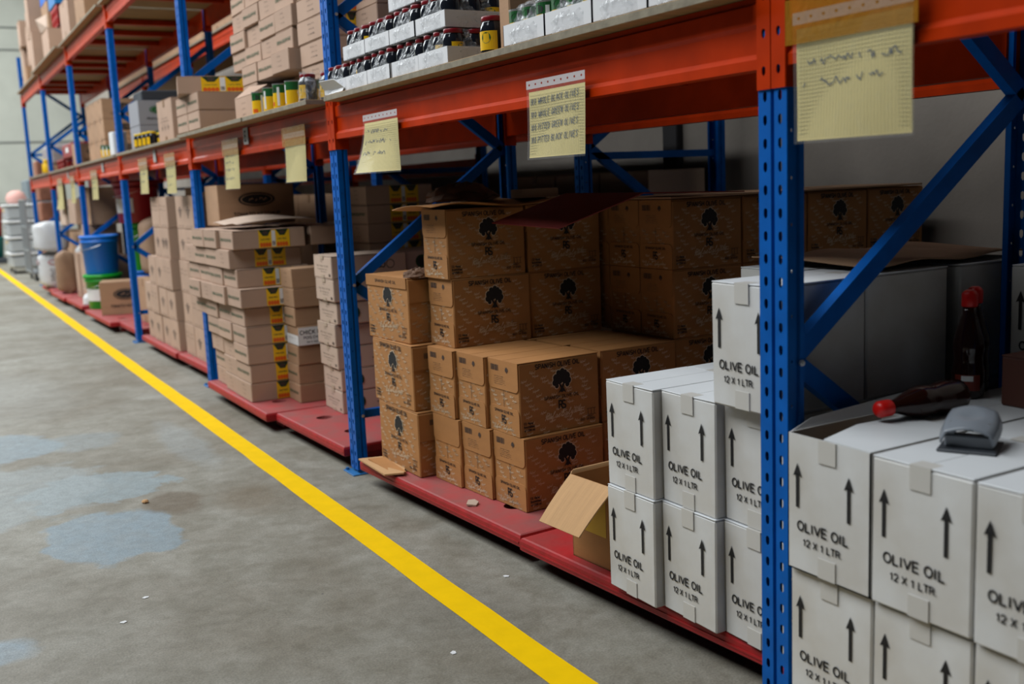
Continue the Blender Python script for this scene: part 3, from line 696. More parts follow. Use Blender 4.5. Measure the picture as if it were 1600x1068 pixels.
def art_chick(pr):
    def a(mb, w, d, h):
        (o, u, v, n), (o2, u2, v2, n2) = planes(w, d); r = random.Random(4); f = planef(o, u, v)
        if pr == 'band':
            rect(mb, o2, u2, v2, 0, d, h*.04, h*.96, 7)
            rect(mb, o, u, v, 0, w, h*.04, h*.55, 7)
            q = off(o2, n2, .0004)
            put_text(mb, 'CHICK PEAS', q, u2, v2, .026, d*.62, 1, d*.03, h*.58, .05)
            put_text(mb, 'POIS CHICHES', q, u2, v2, .016, d*.5, 1, d*.10, h*.35, .04); put_text(mb, '24 X 400 GR', q, u2, v2, .010, d*.32, 1, d*.16, h*.14, .04)
            scribble(mb, planef(off(o, n, .0004), u, v), w*.15, h*.3, w*.6, h*.12, .0012, 1, r)
        elif pr == 'store': put_text(mb, 'STORE IN A COOL DRY PLACE', o, u, v, h*.15, w*.8, 2, w*.06, h*.42, .03)
        else:
            for k in range(3): scribble(mb, f, w*.38, h*(.72-.22*k), w*.22, h*.07, .0012, 1, r)
        if pr != 'band': fruit_label(mb, off(o2, n2, .0002), u2, v2, d*.55, d*.95, h*.04, h*.96)
    return a
def art_oval(words, colr, front=False):
    def a(mb, w, d, h):
        F, S = planes(w, d); o, u, v, n = F if front else S; W_ = w if front else d
        disc(mb, o, u, v, W_*.5, h*.62, W_*.24, 2, 24, h*.17); disc(mb, off(o, n, .0003), u, v, W_*.5, h*.62, W_*.21, 0, 24, h*.14); disc(mb, off(o, n, .0006), u, v, W_*.5, h*.62, W_*.195, 2, 24, h*.125)
        scribble(mb, planef(off(o, n, .0009), u, v), W_*.36, h*.58, W_*.28, h*.08, .004, 0, random.Random(2))
        put_text(mb, words, o, u, v, h*.09, W_*.62, 1, W_*.19, h*.22, .03)
    return a
def art_arrows(mb, w, d, h):
    (o, u, v, n), S = planes(w, d); r = random.Random(3); f = planef(o, u, v)
    for k in range(3): scribble(mb, f, w*(.3-.1*(k == 1)), h*(.56-.07*k), w*(.4+.15*(k == 1)), h*.03, .002, 1, r)
    for c in (.3, .5, .7):
        rect(mb, o, u, v, w*c-.006, w*c+.006, h*.3, h*.36, 1); mb.plane([(w*c-.016, h*.36), (w*c+.016, h*.36), (w*c, h*.41)], [(0, 1, 2)], o, u, v, 1)
def art_wordsliced(mb, w, d, h):
    F, S = planes(w, d); o, u, v, n = F
    put_text(mb, 'SLICED OLIVES', o, u, v, .028, w*.6, 4, w*.1, h*.55, .03)
KINDS = {}
def kind(name, w, d, h, body, art=None, extra=(), tape=None, flaps=True, flapmat=None, variants=2, endf=None, chamfer=.004):
    """one carton kind: body mesh + child part meshes (shared by all copies)"""
    vs2 = []
    for q in range(variants):
        m = MB(); m.cbox(-d/2, d/2, -w/2, w/2, 0, h-(.003 if flaps else 0), chamfer, 0, .0012)
        if art: art(m, w, d, h)
        mats = [body]+list(extra)
        me = m.mesh(name, mats); parts = []
        if flaps:
            for sg in (-1, 1):
                k = MB(); y0, y1 = (-w/2+.0008, -.0012) if sg < 0 else (.0012, w/2-.0008)
                k.cbox(-d/2+.0005, d/2-.0005, y0, y1, h-.0032, h, .0008, 0, .0006); parts.append(('top_flap', k.mesh('top_flap', [flapmat or body]), (0, 0, 0)))
        if tape:
            k = MB(); k.box(-d/2-.0006, -d/2+.035, -.024, .024, h, h+.0005); 
            k.box(-d/2-.0026, -d/2-.0004, -.024, .024, h-h*.16, h+.0005); parts.append(('packing_tape', k.mesh('packing_tape', [tape]), (0, 0, 0)))
            k = MB(); k.box(-d/2-.0026, -d/2-.0004, -.024, .024, .002, h*.15); parts.append(('packing_tape', k.mesh('packing_tape', [tape]), (0, 0, 0)))
        if endf:
            parts.append(('end_flap', endflap(w-.004, h, True, 'plain' if (endf == 'plain' or q == 2) else None), (-d/2, w/2-.002, h*.60)))
            parts.append(('end_flap', endflap(w-.004, h, False), (-d/2, w/2-.002, 0.002)))
        vs2.append((me, parts))
    KINDS[name] = dict(w=w, d=d, h=h, v=vs2)
SX = (ink, ink_white, ink_soft)
kind('whitewide', .228, .295, .306, white, art_white, (ink,), tape_w, True, white_top, 2)
kind('white', .217, .295, .306, white, art_white, (ink,), tape_w, True, white_top, 2)
kind('oil', .208, .352, .271, kraft_o, art_spanish, SX, None, True, None, 3, 'flap')
kind('oilwide', .385, .24, .271, kraft_o, art_spanish_wide, SX, None, True, None, 2)
GX = (ink_soft, ink_green, ink_soft, yellow_pl, darkgreen, orange_pl, white_pl)
kind('green', .288, .42, .108, kraft_l, art_green('store'), GX)
kind('greenlines', .288, .42, .108, kraft_l, art_green('lines'), GX)
kind('greenplain', .288, .36, .108, kraft_l, art_green('plain'), GX)
kind('greenshort', .288, .23, .108, kraft_l, None)
kind('greenwide', .42, .288, .108, kraft_l, art_green('lines'), GX)
kind('tallbars', .29, .40, .236, kraft_l, art_tall(0), (ink_soft,))
kind('tallone', .29, .40, .236, kraft_l, art_tall(1), (ink_soft,))
kind('talltwo', .29, .40, .236, kraft_l, art_tall(2), (ink_soft,))
kind('seven', .285, .42, .119, kraft_p, art_seven, (ink, green_pl, ink_soft), mat('pale_tape', rgb(190, 168, 146), .6))
CX = (ink_soft, ink_green, ink_soft, yellow_pl, darkgreen, orange_pl, white_pl)
kind('chick', .20, .29, .108, kraft, art_chick('lines'), CX); kind('chickstore', .20, .29, .108, kraft, art_chick('store'), CX)
kind('chickband', .20, .29, .108, kraft, art_chick('band'), (ink,)+CX[1:])
kind('ketchup', .32, .50, .26, kraft, art_oval('TOMATO KETCHUP', ink, False), (ink, ink, ink))
kind('ketchupaisle', .32, .42, .25, kraft, art_oval('TOMATO KETCHUP', ink, False), (ink, ink, ink))
kind('ketchupbig', .38, .50, .34, kraft, art_oval('TOMATO KETCHUP', ink, False), (ink, ink, ink))
kind('greylogo', .42, .34, .20, mat('grey_card', rgb(150, 150, 156), .7), art_oval('PEANUT HALVES', green_pl, False), (ink, green_pl))
kind('ovalkraft', .36, .40, .20, kraft, art_oval('OLIVES', ink, False), (ink, ink), tape_k)
kind('arrows', .50, .30, .31, kraft_l, art_arrows, (ink_soft,), tape_k)
kind('plain', .34, .40, .24, kraft, None, (), tape_k)
kind('plaintall', .30, .34, .36, kraft_l, None, (), tape_k)
kind('sliced', .46, .30, .42, kraft_o, art_wordsliced, (ink, ink, ink, mat('red_ink', rgb(170, 50, 40), .8)))
kind('narrow', .062, .30, .24, kraft, None)
kind('maroonbox', .20, .30, .12, mat('dark_brown_card', rgb(84, 44, 32), .7), None)
NB = 0
def put(k, xf, yn, z, label, group, rz=0.0, var=None, cat='carton', name='cardboard_box'):
    """front face at xf, near edge at yn"""
    global NB
    K = KINDS[k]; q = K['v'][(NB if var is None else var) % len(K['v'])]; NB += 1
    c = Vector((xf+K['d']/2, yn+K['w']/2, z))
    if rz:      # turn about the near front corner
        c = Matrix.Rotation(rz, 3, 'Z') @ (c-Vector((xf, yn, z)))+Vector((xf, yn, z))
    o = lnk(name, q[0], None, c, rz); tag(o, label, cat, group)
    for (pn, pm, pl) in q[1]: lnk(pn, pm, o, pl)
    return o
PZ = .11
LV = lambda k, n: 'bottom' if k == 0 else 'topmost' if k == n-1 else ['', 'second', 'third', 'fourth', 'fifth', 'sixth', 'seventh', 'eighth', 'ninth'][k]+' lowest'
R = math.radians
# white olive oil cartons, middle bay
Wg = 'white olive oil cartons left of the near upright'
cols = [(.025, .443, 'leftmost'), (.048, .223, 'middle'), (.080, .002-.010, 'right')]
for ci, (xf, yn, nm) in enumerate(cols):
    yn = max(yn, .004)
    for k in range(2):
        put('white', xf+(.006 if k else 0)+(.004 if ci == 1 else 0), yn+.002*k, PZ+.306*k, f'white olive oil carton, {nm} column left of near upright, {["lower","upper"][k]} row', Wg)
        put('white', xf+.302, yn, PZ+.306*k, f'second-rank white carton hidden behind the {nm} column, {["lower","upper"][k]} row', Wg)
put('white', .048, .004, PZ+.612, 'white olive oil carton alone on the third row, half behind near upright', Wg)
put('white', .348, .004, PZ+.612, 'white carton side behind the diagonal brace, left of two plain sides', Wg)
put('white', .690, .004, PZ+.612, 'white carton side behind the diagonal brace, right of two plain sides', Wg)
put('white', .655, .232, PZ+.612, 'third-row white carton deep in the rack beside brown cartons', Wg)
put('white', .348, .232, PZ+.612, 'third-row white carton behind the single top carton', Wg)
for k in range(2): put('white', .690, .004, PZ+.306*k, f'deepest white carton behind the near upright, {["lower","upper"][k]} row', Wg)
# white cartons, nearest bay
Wn = 'white olive oil cartons right of the near upright'
for ci, nm in enumerate(('first column right of near upright', 'second column right of near upright', 'third column, cut by photo edge', 'fourth column, beyond the photo edge')):
    yn = -.335-.237*ci
    for k in range(2):
        if ci or not k: put('whitewide', -.022-.004*ci+.012*(1-k), yn+.004*(1-k), PZ+.306*k, f'white olive oil carton, {nm}, {["lower","upper"][k]} row', Wn, var=ci)
        for dd, dn in ((1, 'second'), (2, 'third')):
            if k == 1: put('whitewide', -.022+.30*dd, yn, PZ+.306, f'white carton of the {dn} rank behind the {nm.split(",")[0].replace(" right of near upright", "")}, upper row', Wn, var=1)
for j in range(1): put('white', .755, -.312-.237*j, PZ+.612, ['white carton standing high at the right edge, one arrow visible', 'white carton standing high, hidden past the right edge'][j], Wn)
for j in range(1): put('white', .875, -.312-.237*j, PZ+.306, ['white carton under the high one at the right edge', 'white carton under the hidden high one past the edge'][j], Wn)

# brown olive oil pile
Og = 'brown olive oil cartons piled on the red pallet'
oc = [(.172, 1.377, 'nearest column'), (.148, 1.587, 'second column'), (.124, 1.797, 'third column')]
lvn = ['bottom', 'second', 'third', 'top']
t5 = R(5)
for ci, (xf, yn, nm) in enumerate(oc):
    for k in range(2):
        v = 2 if (ci == 2 and k == 0) else (ci+k) % 2
        put('oil', xf-.004*(k == 0)-.006*k, yn+.022*k, PZ+.271*k, f'brown olive oil carton, front rank, {nm} of the pile, {lvn[k]} layer', Og, R(3.2) if k == 0 else R(2), v)
        put('oil', xf+.365, 1.42+.214*ci, PZ+.271*k, f'brown olive oil carton, second rank, {nm} of the pile, {lvn[k]} layer', Og, 0)
for k in (2, 3):
    put('oil', .158-.012*(k-2), 1.862+.004*k, PZ+.271*k, f'brown olive oil carton high on the left of the pile, {lvn[k]} layer', Og, R(1), 0)
    put('oil', .515, 1.885, PZ+.271*k, f'brown olive oil carton behind the tall left column, {lvn[k]} layer', Og, 0)
for ci in range(3):
    for k in range(4):
        if ci < 2 or k > 1:
            put('oil', .90, 1.44+.212*ci, PZ+.271*k, f'shadowed brown olive oil carton, third rank, {["nearest","second","third"][ci]} column, {lvn[k]} layer', Og, 0, 1)
for dd in range(3):
    for k in (2, 3) if dd else (0, 1, 2, 3):
        put('oil', 1.262+.358*dd, 1.44, PZ+.271*k, f'dark brown olive oil carton far inside the rack, {["fourth","fifth","sixth"][dd]} rank, {lvn[k]} layer', Og)
# wide-side stack beside the upright
for k, (xf, yn, rz) in enumerate([(.048, 2.03, 1), (.050, 2.055, 1.5), (.066, 2.095, 3)]):
    o = put('oilwide', xf, yn, PZ+.271*k, f'brown carton showing tree emblem to the aisle beside blue upright, {["bottom","middle","top"][k]} of three', Og, R(rz))
    m = MB(); 
    if k == 2:
        m.cbox(-.124, -.1205, -.185, .1925, .225, .272, .001); put_text(m, 'SPANISH OLIVE OIL', (-.1247, .19, .225), (0, -1, 0), (0, 0, 1), .014, .20, 1, .09, .017, .03)
        lnk('lid_flap', m.mesh('lid_flap', [kraft_o, ink]), o)
    m = MB(); m.cbox(-.118, .118, -.1965, -.1935, .17 if k else .15, .262, .001)
    if k < 2: barcode(m, (-.118, -.1972, 0), (1, 0, 0), (0, 0, 1), .05, .215, .06, .022, 1)
    lnk('end_flap', m.mesh('end_flap', [kraft_o, ink_soft]), o)

# printed-white seven high stack
Sg = 'pale printed cartons stacked seven high behind the second upright'
rs = random.Random(11)
for k in range(7):
    xf = .222+rs.uniform(-.012, .012)+(.012 if k == 0 else 0)
    put('seven', xf, 3.40-.025*(k > 3)+rs.uniform(-.008, .008), PZ+.120*k, f'pale carton with small black print, stack of seven, {LV(k,7)}', Sg, R(-1))
    if k > 2: put('seven', xf+.43, 3.40, PZ+.120*k, f'pale carton with round black logo behind the seven-high stack, {LV(k,7)}', Sg)
# chick pea column
Cg = 'kraft chick pea cartons in the column left of the pale stack'
for k in range(7):
    kd = ['chickstore', 'chickstore', 'chickstore', 'chickband', 'chickstore', 'chick', 'chick'][k]
    lb = 'open carton with white chick peas print band, middle of the narrow column' if k == 3 else f'small kraft can carton in the narrow chick pea column, {LV(k,7)}'
    put(kd, .145+[0, .0, .004, .01, .004, .0, .0][k], 3.838+[0, .004, 0, -.01, .01, .0, .01][k], PZ+.108*k, lb, Cg)
# green printed stack
Gg = 'green-printed kraft cartons in the big aisle stack'
cn = ['nearest column', 'second column', 'third column', 'fourth column']
rs = random.Random(5)
XO = [0, 0, .006, -.008, -.004, -.040, -.02, -.03, -.045]
for ci in range(4):
    rng = range(9) if ci == 0 else range(1, 9) if False else (range(9) if ci < 3 else (4, 5, 6, 7))
    for k in rng:
        if ci == 2 and k == 8: pass
        kd = 'greenlines' if (ci, k) in ((0, 0), (1, 0), (2, 0), (1, 2), (0, 7), (2, 5), (3, 7), (1, 1), (2, 2)) else 'green'
        if ci == 0 and k not in (8,) and kd == 'green': kd = 'green'
        x = -.075+rs.uniform(-.006, .006)+(XO[k] if ci else XO[k]*.6)+(-.02 if (ci, k) == (0, 7) else 0)+(.03 if ci == 2 and k < 2 else 0)
        y = 4.045+.290*ci+rs.uniform(-.002, .002)+[0, .0, .0, .0, .012, -.02, .05, .085, .04][k]
        put(kd, x, y, PZ+.1085*k, f'kraft carton with green print, {cn[ci]} of the big stack, {LV(k,9)}', Gg, R(rs.uniform(-.4, .4)), ci)
for j, (xf, yn) in enumerate([(.36, 4.10), (.36, 4.40), (.36, 4.7)]):
    put('greenshort', xf, yn, PZ+.1085*8, f'{["nearest","middle","farthest"][j]} carton behind the top of the green-printed stack', Gg)
# deeper columns behind chick stack
for ci in range(3):
    for k in range(5, 11):
        if (ci, k) in ((2, 10), (2, 9), (1, 10)): continue
        put('green' if (k+ci) % 2 else 'greenlines', .64+.02*(ci-1), 3.86+.292*ci, PZ+.1085*k, f'shadowed can carton deep behind the chick pea column, {["right","middle","left"][ci]} column, layer {["six","seven","eight","nine","ten","eleven"][k-5]}', 'shadowed can cartons deep in the second bay')
put('ketchup', .06, 4.97, PZ+.1085*9+.004, 'large dark kraft carton with oval tomato ketchup print behind open top flaps', 'ketchup cartons', 0)
# open flaps on the green stack top
def sheet(name, pts, mats, t=.003, loc=(0, 0, 0), rz=0, nx=8, ny=4, fn=None):
    m = MB(); v = []
    for j in range(ny+1):
        for i in range(nx+1): v.append(fn(i/nx, j/ny))
    m.add(v, [(j*(nx+1)+i, j*(nx+1)+i+1, (j+1)*(nx+1)+i+1, (j+1)*(nx+1)+i) for j in range(ny) for i in range(nx)], 0)
    o = lnk(name, m.mesh(name, mats, True), None, loc, rz); s = o.modifiers.new('solidify', 'SOLIDIFY'); s.thickness = t; s.offset = 0; return o
o = sheet('carton_flap', None, [kraft_p], .003, (.10, 4.42, 1.088), 0, 10, 6, lambda a, b: (-.16+.46*a+.02*b, -.30+.62*b, .03+.035*math.sin(a*2.6)*(.6+.4*b)+.006*math.sin(9*b)))
tag(o, 'loose pale cardboard flap lying on the green-printed stack', 'cardboard')

# tall kraft stacks
Tg = 'tall kraft cartons with grey print beside the third upright'
tk = ['tallbars', 'tallone', 'talltwo']
for k in range(5):
    ncol = [4, 4, 3, 2, 2][k]; yb = [6.395, 6.40, 6.40, 6.42, 6.42][k]
    for ci in range(ncol):
        kd = [['tallone']*4, ['tallone', 'tallone', 'tallbars', 'tallone'], ['tallbars', 'tallone', 'tallone'], ['talltwo', 'tallone'], ['tallbars', 'tallbars']][k][ci]
        put(kd, .035-.008*k*(k < 3)+random.uniform(-.006, .006), yb+.303*ci*(1 if k < 3 else .965)+.0, PZ+.237*k, f'tall kraft carton, far group, {["first","second","third","fourth"][ci]} from its near edge, {LV(k,5)} layer', Tg)
    for ci in range(3):
        kd = [['tallbars', 'tallone', 'tallbars'], ['tallbars', 'tallbars', 'tallone'], ['tallbars', 'tallbars', 'tallbars'], ['tallbars', 'tallbars', 'tallone'], ['tallbars', 'tallone', 'tallone']][k][ci]
        put(kd, .068+random.uniform(-.006, .006), 5.415+.292*ci, PZ+.237*k, f'tall kraft carton, near group behind upright, {["first","second","third"][ci]} from its near edge, {LV(k,5)} layer', Tg)

# ------------------------------------------------------------------ pallets
def pallet(xf, yn, L, D, rz, label, dirty=0):
    t = empty('plastic_pallet', (xf, yn, 0), rz); tag(t, label, 'pallet', 'red plastic pallets under the goods')
    m = MB(); hs = .11; xs = [0, .10, .10+hs, D/2-hs/2, D/2+hs/2, D-.10-hs, D-.10, D]; ys = [0, .22, .22+hs, L-.22-hs, L-.22, L]
    z1, z0 = PZ-.0005, PZ-.048
    for i in range(len(xs)-1):
        for j in range(len(ys)-1):
            a, b, c, d = xs[i], xs[i+1], ys[j], ys[j+1]
            if i % 2 == 1 and j % 2 == 1:
                n = 16; cx, cy = (a+b)/2, (c+d)/2; v = []
                for k in range(n):
                    an = 2*PI*k/n; ca, sa = math.cos(an), math.sin(an); q = max(abs(ca), abs(sa))
                    v += [(cx+ca/q*hs/2, cy+sa/q*hs/2, z1), (cx+ca*.042, cy+sa*.042, z1), (cx+ca*.038, cy+sa*.038, z0)]
                m.add(v, [(3*k, 3*((k+1) % n), 3*((k+1) % n)+1, 3*k+1) for k in range(n)]+[(3*k+1, 3*((k+1) % n)+1, 3*((k+1) % n)+2, 3*k+2) for k in range(n)], 0)
            else: m.add([(a, c, z1), (b, c, z1), (b, d, z1), (a, d, z1)], [(0, 1, 2, 3)], 0)
    # rounded lip round the deck
    ring = [(0, z1, 0), (.006, z1-.003, 0), (.010, z1-.012, 1), (.010, z0+.006, 1), (.004, z0, 1), (-.03, z0, 1)]
    prev = None
    for e, z, mi in ring:
        cur = [(-e, -e, z), (D+e, -e, z), (D+e, L+e, z), (-e, L+e, z)]
        if prev: 
            for k in range(4): m.add([prev[k], prev[(k+1) % 4], cur[(k+1) % 4], cur[k]], [(0, 3, 2, 1)], mi)
        prev = cur
    m.box(-.0125, -.009, .0, L, z0+.016, z0+.022, 1)
    lnk('pallet_deck', m.mesh('pallet_deck', [red_dust if 'bright' not in label else red_pl, red_dk]), t)
    for i, x in enumerate((.10, D/2-.05, D-.22)):
        for y in (.04, L/2-.07, L-.18):
            k = MB(); k.cbox(x, x+.12, y, y+.14, 0, z0+.002, .006); lnk('pallet_foot', k.mesh('pallet_foot', [red_dk]), t)
    return t
pallet(.105, .015, 1.15, .75, R(4.0), 'clean bright red pallet under the white cartons and open box')
pallet(.036, 1.20, 1.26, .80, R(3.2), 'dusty red pallet under the brown olive oil pile')
pallet(-.012, 2.74, .935, .95, R(1.5), 'dusty red pallet under pale cartons with a visible round hole')
pallet(-.088, 3.715, 1.24, .95, R(0.3), 'dusty red pallet under the green-printed stack')
pallet(.03, 5.43, .895, .9, R(1), 'red pallet under the near tall kraft cartons')
pallet(.0, 6.37, 1.30, .9, R(.3), 'dusty pink-red pallet under the far tall kraft cartons')
pallet(.02, 8.14, .75, .9, R(1), 'faded red pallet right of the oval-logo carton')
pallet(-.08, 8.93, 1.5, .9, R(1), 'faded red pallet under the oval-logo carton and green bucket')
pallet(-.08, 10.9, 1.2, .9, R(1), 'faded red pallet under the flattened brown cartons')
pallet(-.12, 12.2, 1.18, .9, R(1), 'second farthest red pallet, under the standing brown sack')
pallet(-.10, 13.55, 1.1, .40, R(1), 'farthest red pallet, under the white sack')
pallet(.04, -1.4, 1.28, .85, 0, 'red pallet under the nearest white cartons')

# ------------------------------------------------------------------ open box on the pallet
def open_box():
    t = empty('open_cardboard_box', (.085, .712, PZ), R(4)); tag(t, 'open empty kraft box with drooping flap, left of the white cartons', 'carton')
    w, d, h, th = .215, .34, .265, .004
    m = MB(); m.box(0, d, 0, w, 0, th); m.box(0, th, 0, w, 0, h); m.box(d-th, d, 0, w, 0, h); m.box(0, d, 0, th, 0, h); m.box(0, d, w-th, w, 0, h)
    rect(m, (-.0006, w, 0), (0, -1, 0), (0, 0, 1), .06, .17, .10, .26, 1)
    for i, x in enumerate((.02, .055, .1)): pass
    lnk('box_body', m.mesh('box_body', [kraft_o, mat('yellow_tape_print', rgb(205, 160, 40), .6)]), t)
    def flap(p0, p1, dirv, L, nm='box_flap'):
        p0 = Vector(p0); p1 = Vector(p1); dv = Vector(dirv).normalized()*L; n = 6; v = []
        e = (p1-p0); sk = e*.05
        for j in range(n+1):
            s = j/n; bend = Vector((0, 0, -.02*s*s))
            v += [p0+dv*s+bend+sk*s, p1+dv*s+bend-sk*s*.3]
        k = MB(); k.add(v, [(2*j, 2*j+1, 2*j+3, 2*j+2) for j in range(n)], 0)
        o = lnk(nm, k.mesh(nm, [kraft_in]), t); s = o.modifiers.new('solidify', 'SOLIDIFY'); s.thickness = .004; s.offset = 0
    flap((0, 0, h), (0, w, h), (-.105, 0, -.085), .165)
    flap((d, 0, h), (d, w, h), (.10, 0, .03), .12)
    flap((0, w, h), (d, w, h), (0, .02, .1), .03)
open_box()
# loose scraps
def scrap(name, label, x, y, z, pts, th, m_, cat, rz=0, bend=0.0):
    k = MB(); n = len(pts)
    k.add([(a, b, th+bend*(a*a+b*b)) for a, b in pts]+[(a, b, 0+bend*(a*a+b*b)*.9) for a, b in pts], [tuple(range(n)), tuple(range(2*n-1, n-1, -1))]+[(i, i+n, (i+1) % n+n, (i+1) % n) for i in range(n)], 0)
    o = lnk(name, k.mesh(name, [m_]), None, (x, y, z), rz); tag(o, label, cat)
scrap('cardboard_piece', 'torn folded cardboard piece sticking out under the emblem cartons', -.045, 2.30, PZ, [(.09, .12), (-.012, .15), (-.02, -.16), (.05, -.20), (.09, -.12)], .006, kraft_in, 'cardboard', 0, .25)
scrap('cardboard_piece', 'second torn cardboard layer under the folded piece', -.02, 2.24, PZ+.0065, [(.06, .14), (-.012, .16), (-.01, -.10), (.04, -.13)], .004, kraft_o, 'cardboard', 0, .3)
scrap('paper_scrap', 'crumpled pale paper scrap on the dusty red pallet', .055, 1.56, PZ, [(0, 0), (.03, .012), (.035, .035), (.015, .05), (-.02, .03)], .006, kraft_p, 'paper scrap', .4, 3)
k = MB(); k.lathe([(0, 0), (.012, .001), (.016, .006), (.010, .013), (0, .015)], n=7); o = lnk('pebble', k.mesh('pebble', [kraft_in]), None, (-.905, 2.79, 0)); tag(o, 'small tan pebble lying on the stained floor', 'pebble')
for i, (x, y, lb) in enumerate([(-1.115, 1.67, 'white paper fleck near the lower left of the floor'), (-.455, .725, 'white paper fleck left of the yellow line bottom'), (-.05, 1.14, 'white paper fleck between yellow line and pallets'), (-1.2, 1.52, 'smallest white fleck at lower left floor')]):
    scrap('paper_fleck', lb, x, y, .0005, [(.0, 0), (.014, .004), (.016, .012), (.004, .018), (-.006, .009)], .0015, white_pl, 'paper fleck', i)

# ------------------------------------------------------------------ jar trays on the shelf
def jar_meshes(r, h, lidm, body, lab1, lab2):
    a = MB(); a.lathe([(r*.8, 0), (r*.97, .004), (r, .012), (r, h*.66), (r*.94, h*.78), (r*.82, h*.86), (r*.80, h*.93)], n=20)
    b = MB(); b.lathe([(r*.84, 0), (r*.87, .002), (r*.87, h*.12), (r*.84, h*.135), (r*.7, h*.13), (0, h*.13)], n=20)
    c = MB(); n = 10; v = []
    for i in range(n+1):
        an = PI-.95+1.9*i/n; v += [(r*1.012*math.cos(an), r*1.012*math.sin(an), h*.12), (r*1.012*math.cos(an), r*1.012*math.sin(an), h*.62)]
    c.add(v, [(2*i, 2*i+2, 2*i+3, 2*i+1) for i in range(n)], 0)
    v = []
    for i in range(5):
        for j in range(7):
            pass
    vv = []
    for i in range(12):
        an = 2*PI*i/12; th = PI+.42*math.cos(an); vv.append((r*1.02*math.cos(th), r*1.02*math.sin(th), h*.44+h*.15*math.sin(an)))
    c.add(vv, [tuple(range(12))], 1)
    return a.mesh('jar', [body], True), b.mesh('lid', [lidm], True), c.mesh('jar_label', [lab1, lab2])
JM, JL, JB = jar_meshes(.037, .108, lid_red, glass_dark, yellow_pl, green_pl)
TW, TD = .232, .325
def tray_mesh(hc=.055):
    m = MB(); t = .003; w, d = TW/2, TD/2
    m.box(-d, d, -w, w, 0, t); m.box(-d, -d+t, -w, w, 0, hc); m.box(d-t, d, -w, w, 0, hc); m.box(-d, d, -w, -w+t, 0, hc); m.box(-d, d, w-t, w, 0, hc)
    return m.mesh('card_tray', [mat('white_tray_card', rgb(226, 226, 228), .6)])
TRAY = tray_mesh()
def film_mesh(seed, hh=.116):
    r = random.Random(seed); m = MB(); w, d = TW/2+.002, TD/2+.003; n = 40; rows = 12; v = []
    for j in range(rows+1):
        s = j/rows
        for i in range(n):
            an = 2*PI*i/n; ca, sa = math.cos(an), math.sin(an); q = (abs(ca)**6+abs(sa)**6)**(-1/6)
            ins = 0 if s < .38 else (s-.38)*.045
            wob = r.uniform(-.003, .003) if s > .35 else r.uniform(-.0004, .001)
            z = s*hh+(r.uniform(-.002, .002) if j else 0)
            v.append(((d-ins+wob)*q*ca if abs(q*ca) < 1.0 else (d-ins+wob)*ca/abs(ca), (w-ins+wob)*q*sa if abs(q*sa) < 1.0 else (w-ins+wob)*sa/abs(sa), z))
    f = [(j*n+i, j*n+(i+1) % n, (j+1)*n+(i+1) % n, (j+1)*n+i) for j in range(rows) for i in range(n)]
    c = len(v); v.append((0, 0, hh)); f += [(rows*n+i, rows*n+(i+1) % n, c) for i in range(n)]
    m.add(v, f, 0); return m.mesh('shrink_film', [film], False)
FILMS = [film_mesh(i) for i in range(4)]
def tray(x, yn, z, label, rz=0.0, jars=True):
    t = empty('jar_tray', (x+TD/2, yn+TW/2, z), rz); tag(t, label, 'tray of jars', 'film-wrapped trays of dark jars')
    lnk('card_tray', TRAY, t)
    for i in range(4):
        for j in range(3):
            if i > 1 and j > 0: continue
            xx = -TD/2+.043+i*.079; yy = -TW/2+.040+j*.0765
            jo = lnk('jar', JM, t, (xx, yy, .0035)); jo.rotation_euler = (0, 0, random.uniform(.9, 5.4)); lnk('lid', JL, jo, (0, 0, .096)); lnk('jar_label', JB, jo)
    lnk('shrink_film', FILMS[int(abs(yn*37)+z*11) % 4], t)
for k, yn in enumerate((1.405, 1.642, 1.88, 2.118, 2.356)):
    tray(-.045+.004*(k % 2), yn, 1.6835, f'film-wrapped jar tray on the shelf board, {["rightmost","second from right","third from right","fourth from right","leftmost, torn open"][k]}', R([0, 1, -1, 0, 3][k]))
for k, yn in enumerate((1.432, 1.668, 1.905, 2.14)):
    tray(-.035, yn, 1.804, f'film-wrapped jar tray, upper layer, {["rightmost","second from right","third from right","leftmost"][k]}', R([0, -1, 1, 0][k]))
for k, yn in enumerate((1.45, 1.69)):
    tray(-.02, yn, 1.925, f'film-wrapped jar tray cut off by the top photo edge, {["right","left"][k]}')
# torn open front of the leftmost tray
m = MB(); m.add([(-.045, 2.36, 1.70), (-.075, 2.40, 1.735), (-.08, 2.56, 1.74), (-.045, 2.585, 1.70), (-.05, 2.57, 1.686), (-.05, 2.37, 1.686)], [(0, 1, 2, 3), (0, 3, 4, 5)], 0)
o = lnk('torn_card_strip', m.mesh('torn_card_strip', [white_pl])); s = o.modifiers.new('s', 'SOLIDIFY'); s.thickness = .003; tag(o, 'torn white card edge bent outward below the leftmost jar tray', 'cardboard')
def jar(x, y, z, label, group, ms=None, rz=0.0, sc=1.0):
    a, b, c = ms or (JM, JL, JB); t = lnk('jar', a, None, (x, y, z), rz); tag(t, label, 'jar', group); t.scale = (sc,)*3
    lnk('lid', b, t, (0, 0, .096)); lnk('jar_label', c, t)
    return t
jar(.015, 1.205, 1.684, 'single dark jar with red lid and yellow label, outside the trays', 'loose jars', rz=.5, sc=1.06)
put('narrow', .0, 1.068, 1.684, 'narrow kraft carton end between the loose jar and the can tray', None)
put('sliced', .345, 2.15, 1.684, 'orange-brown carton with red word standing behind the jar trays', None)
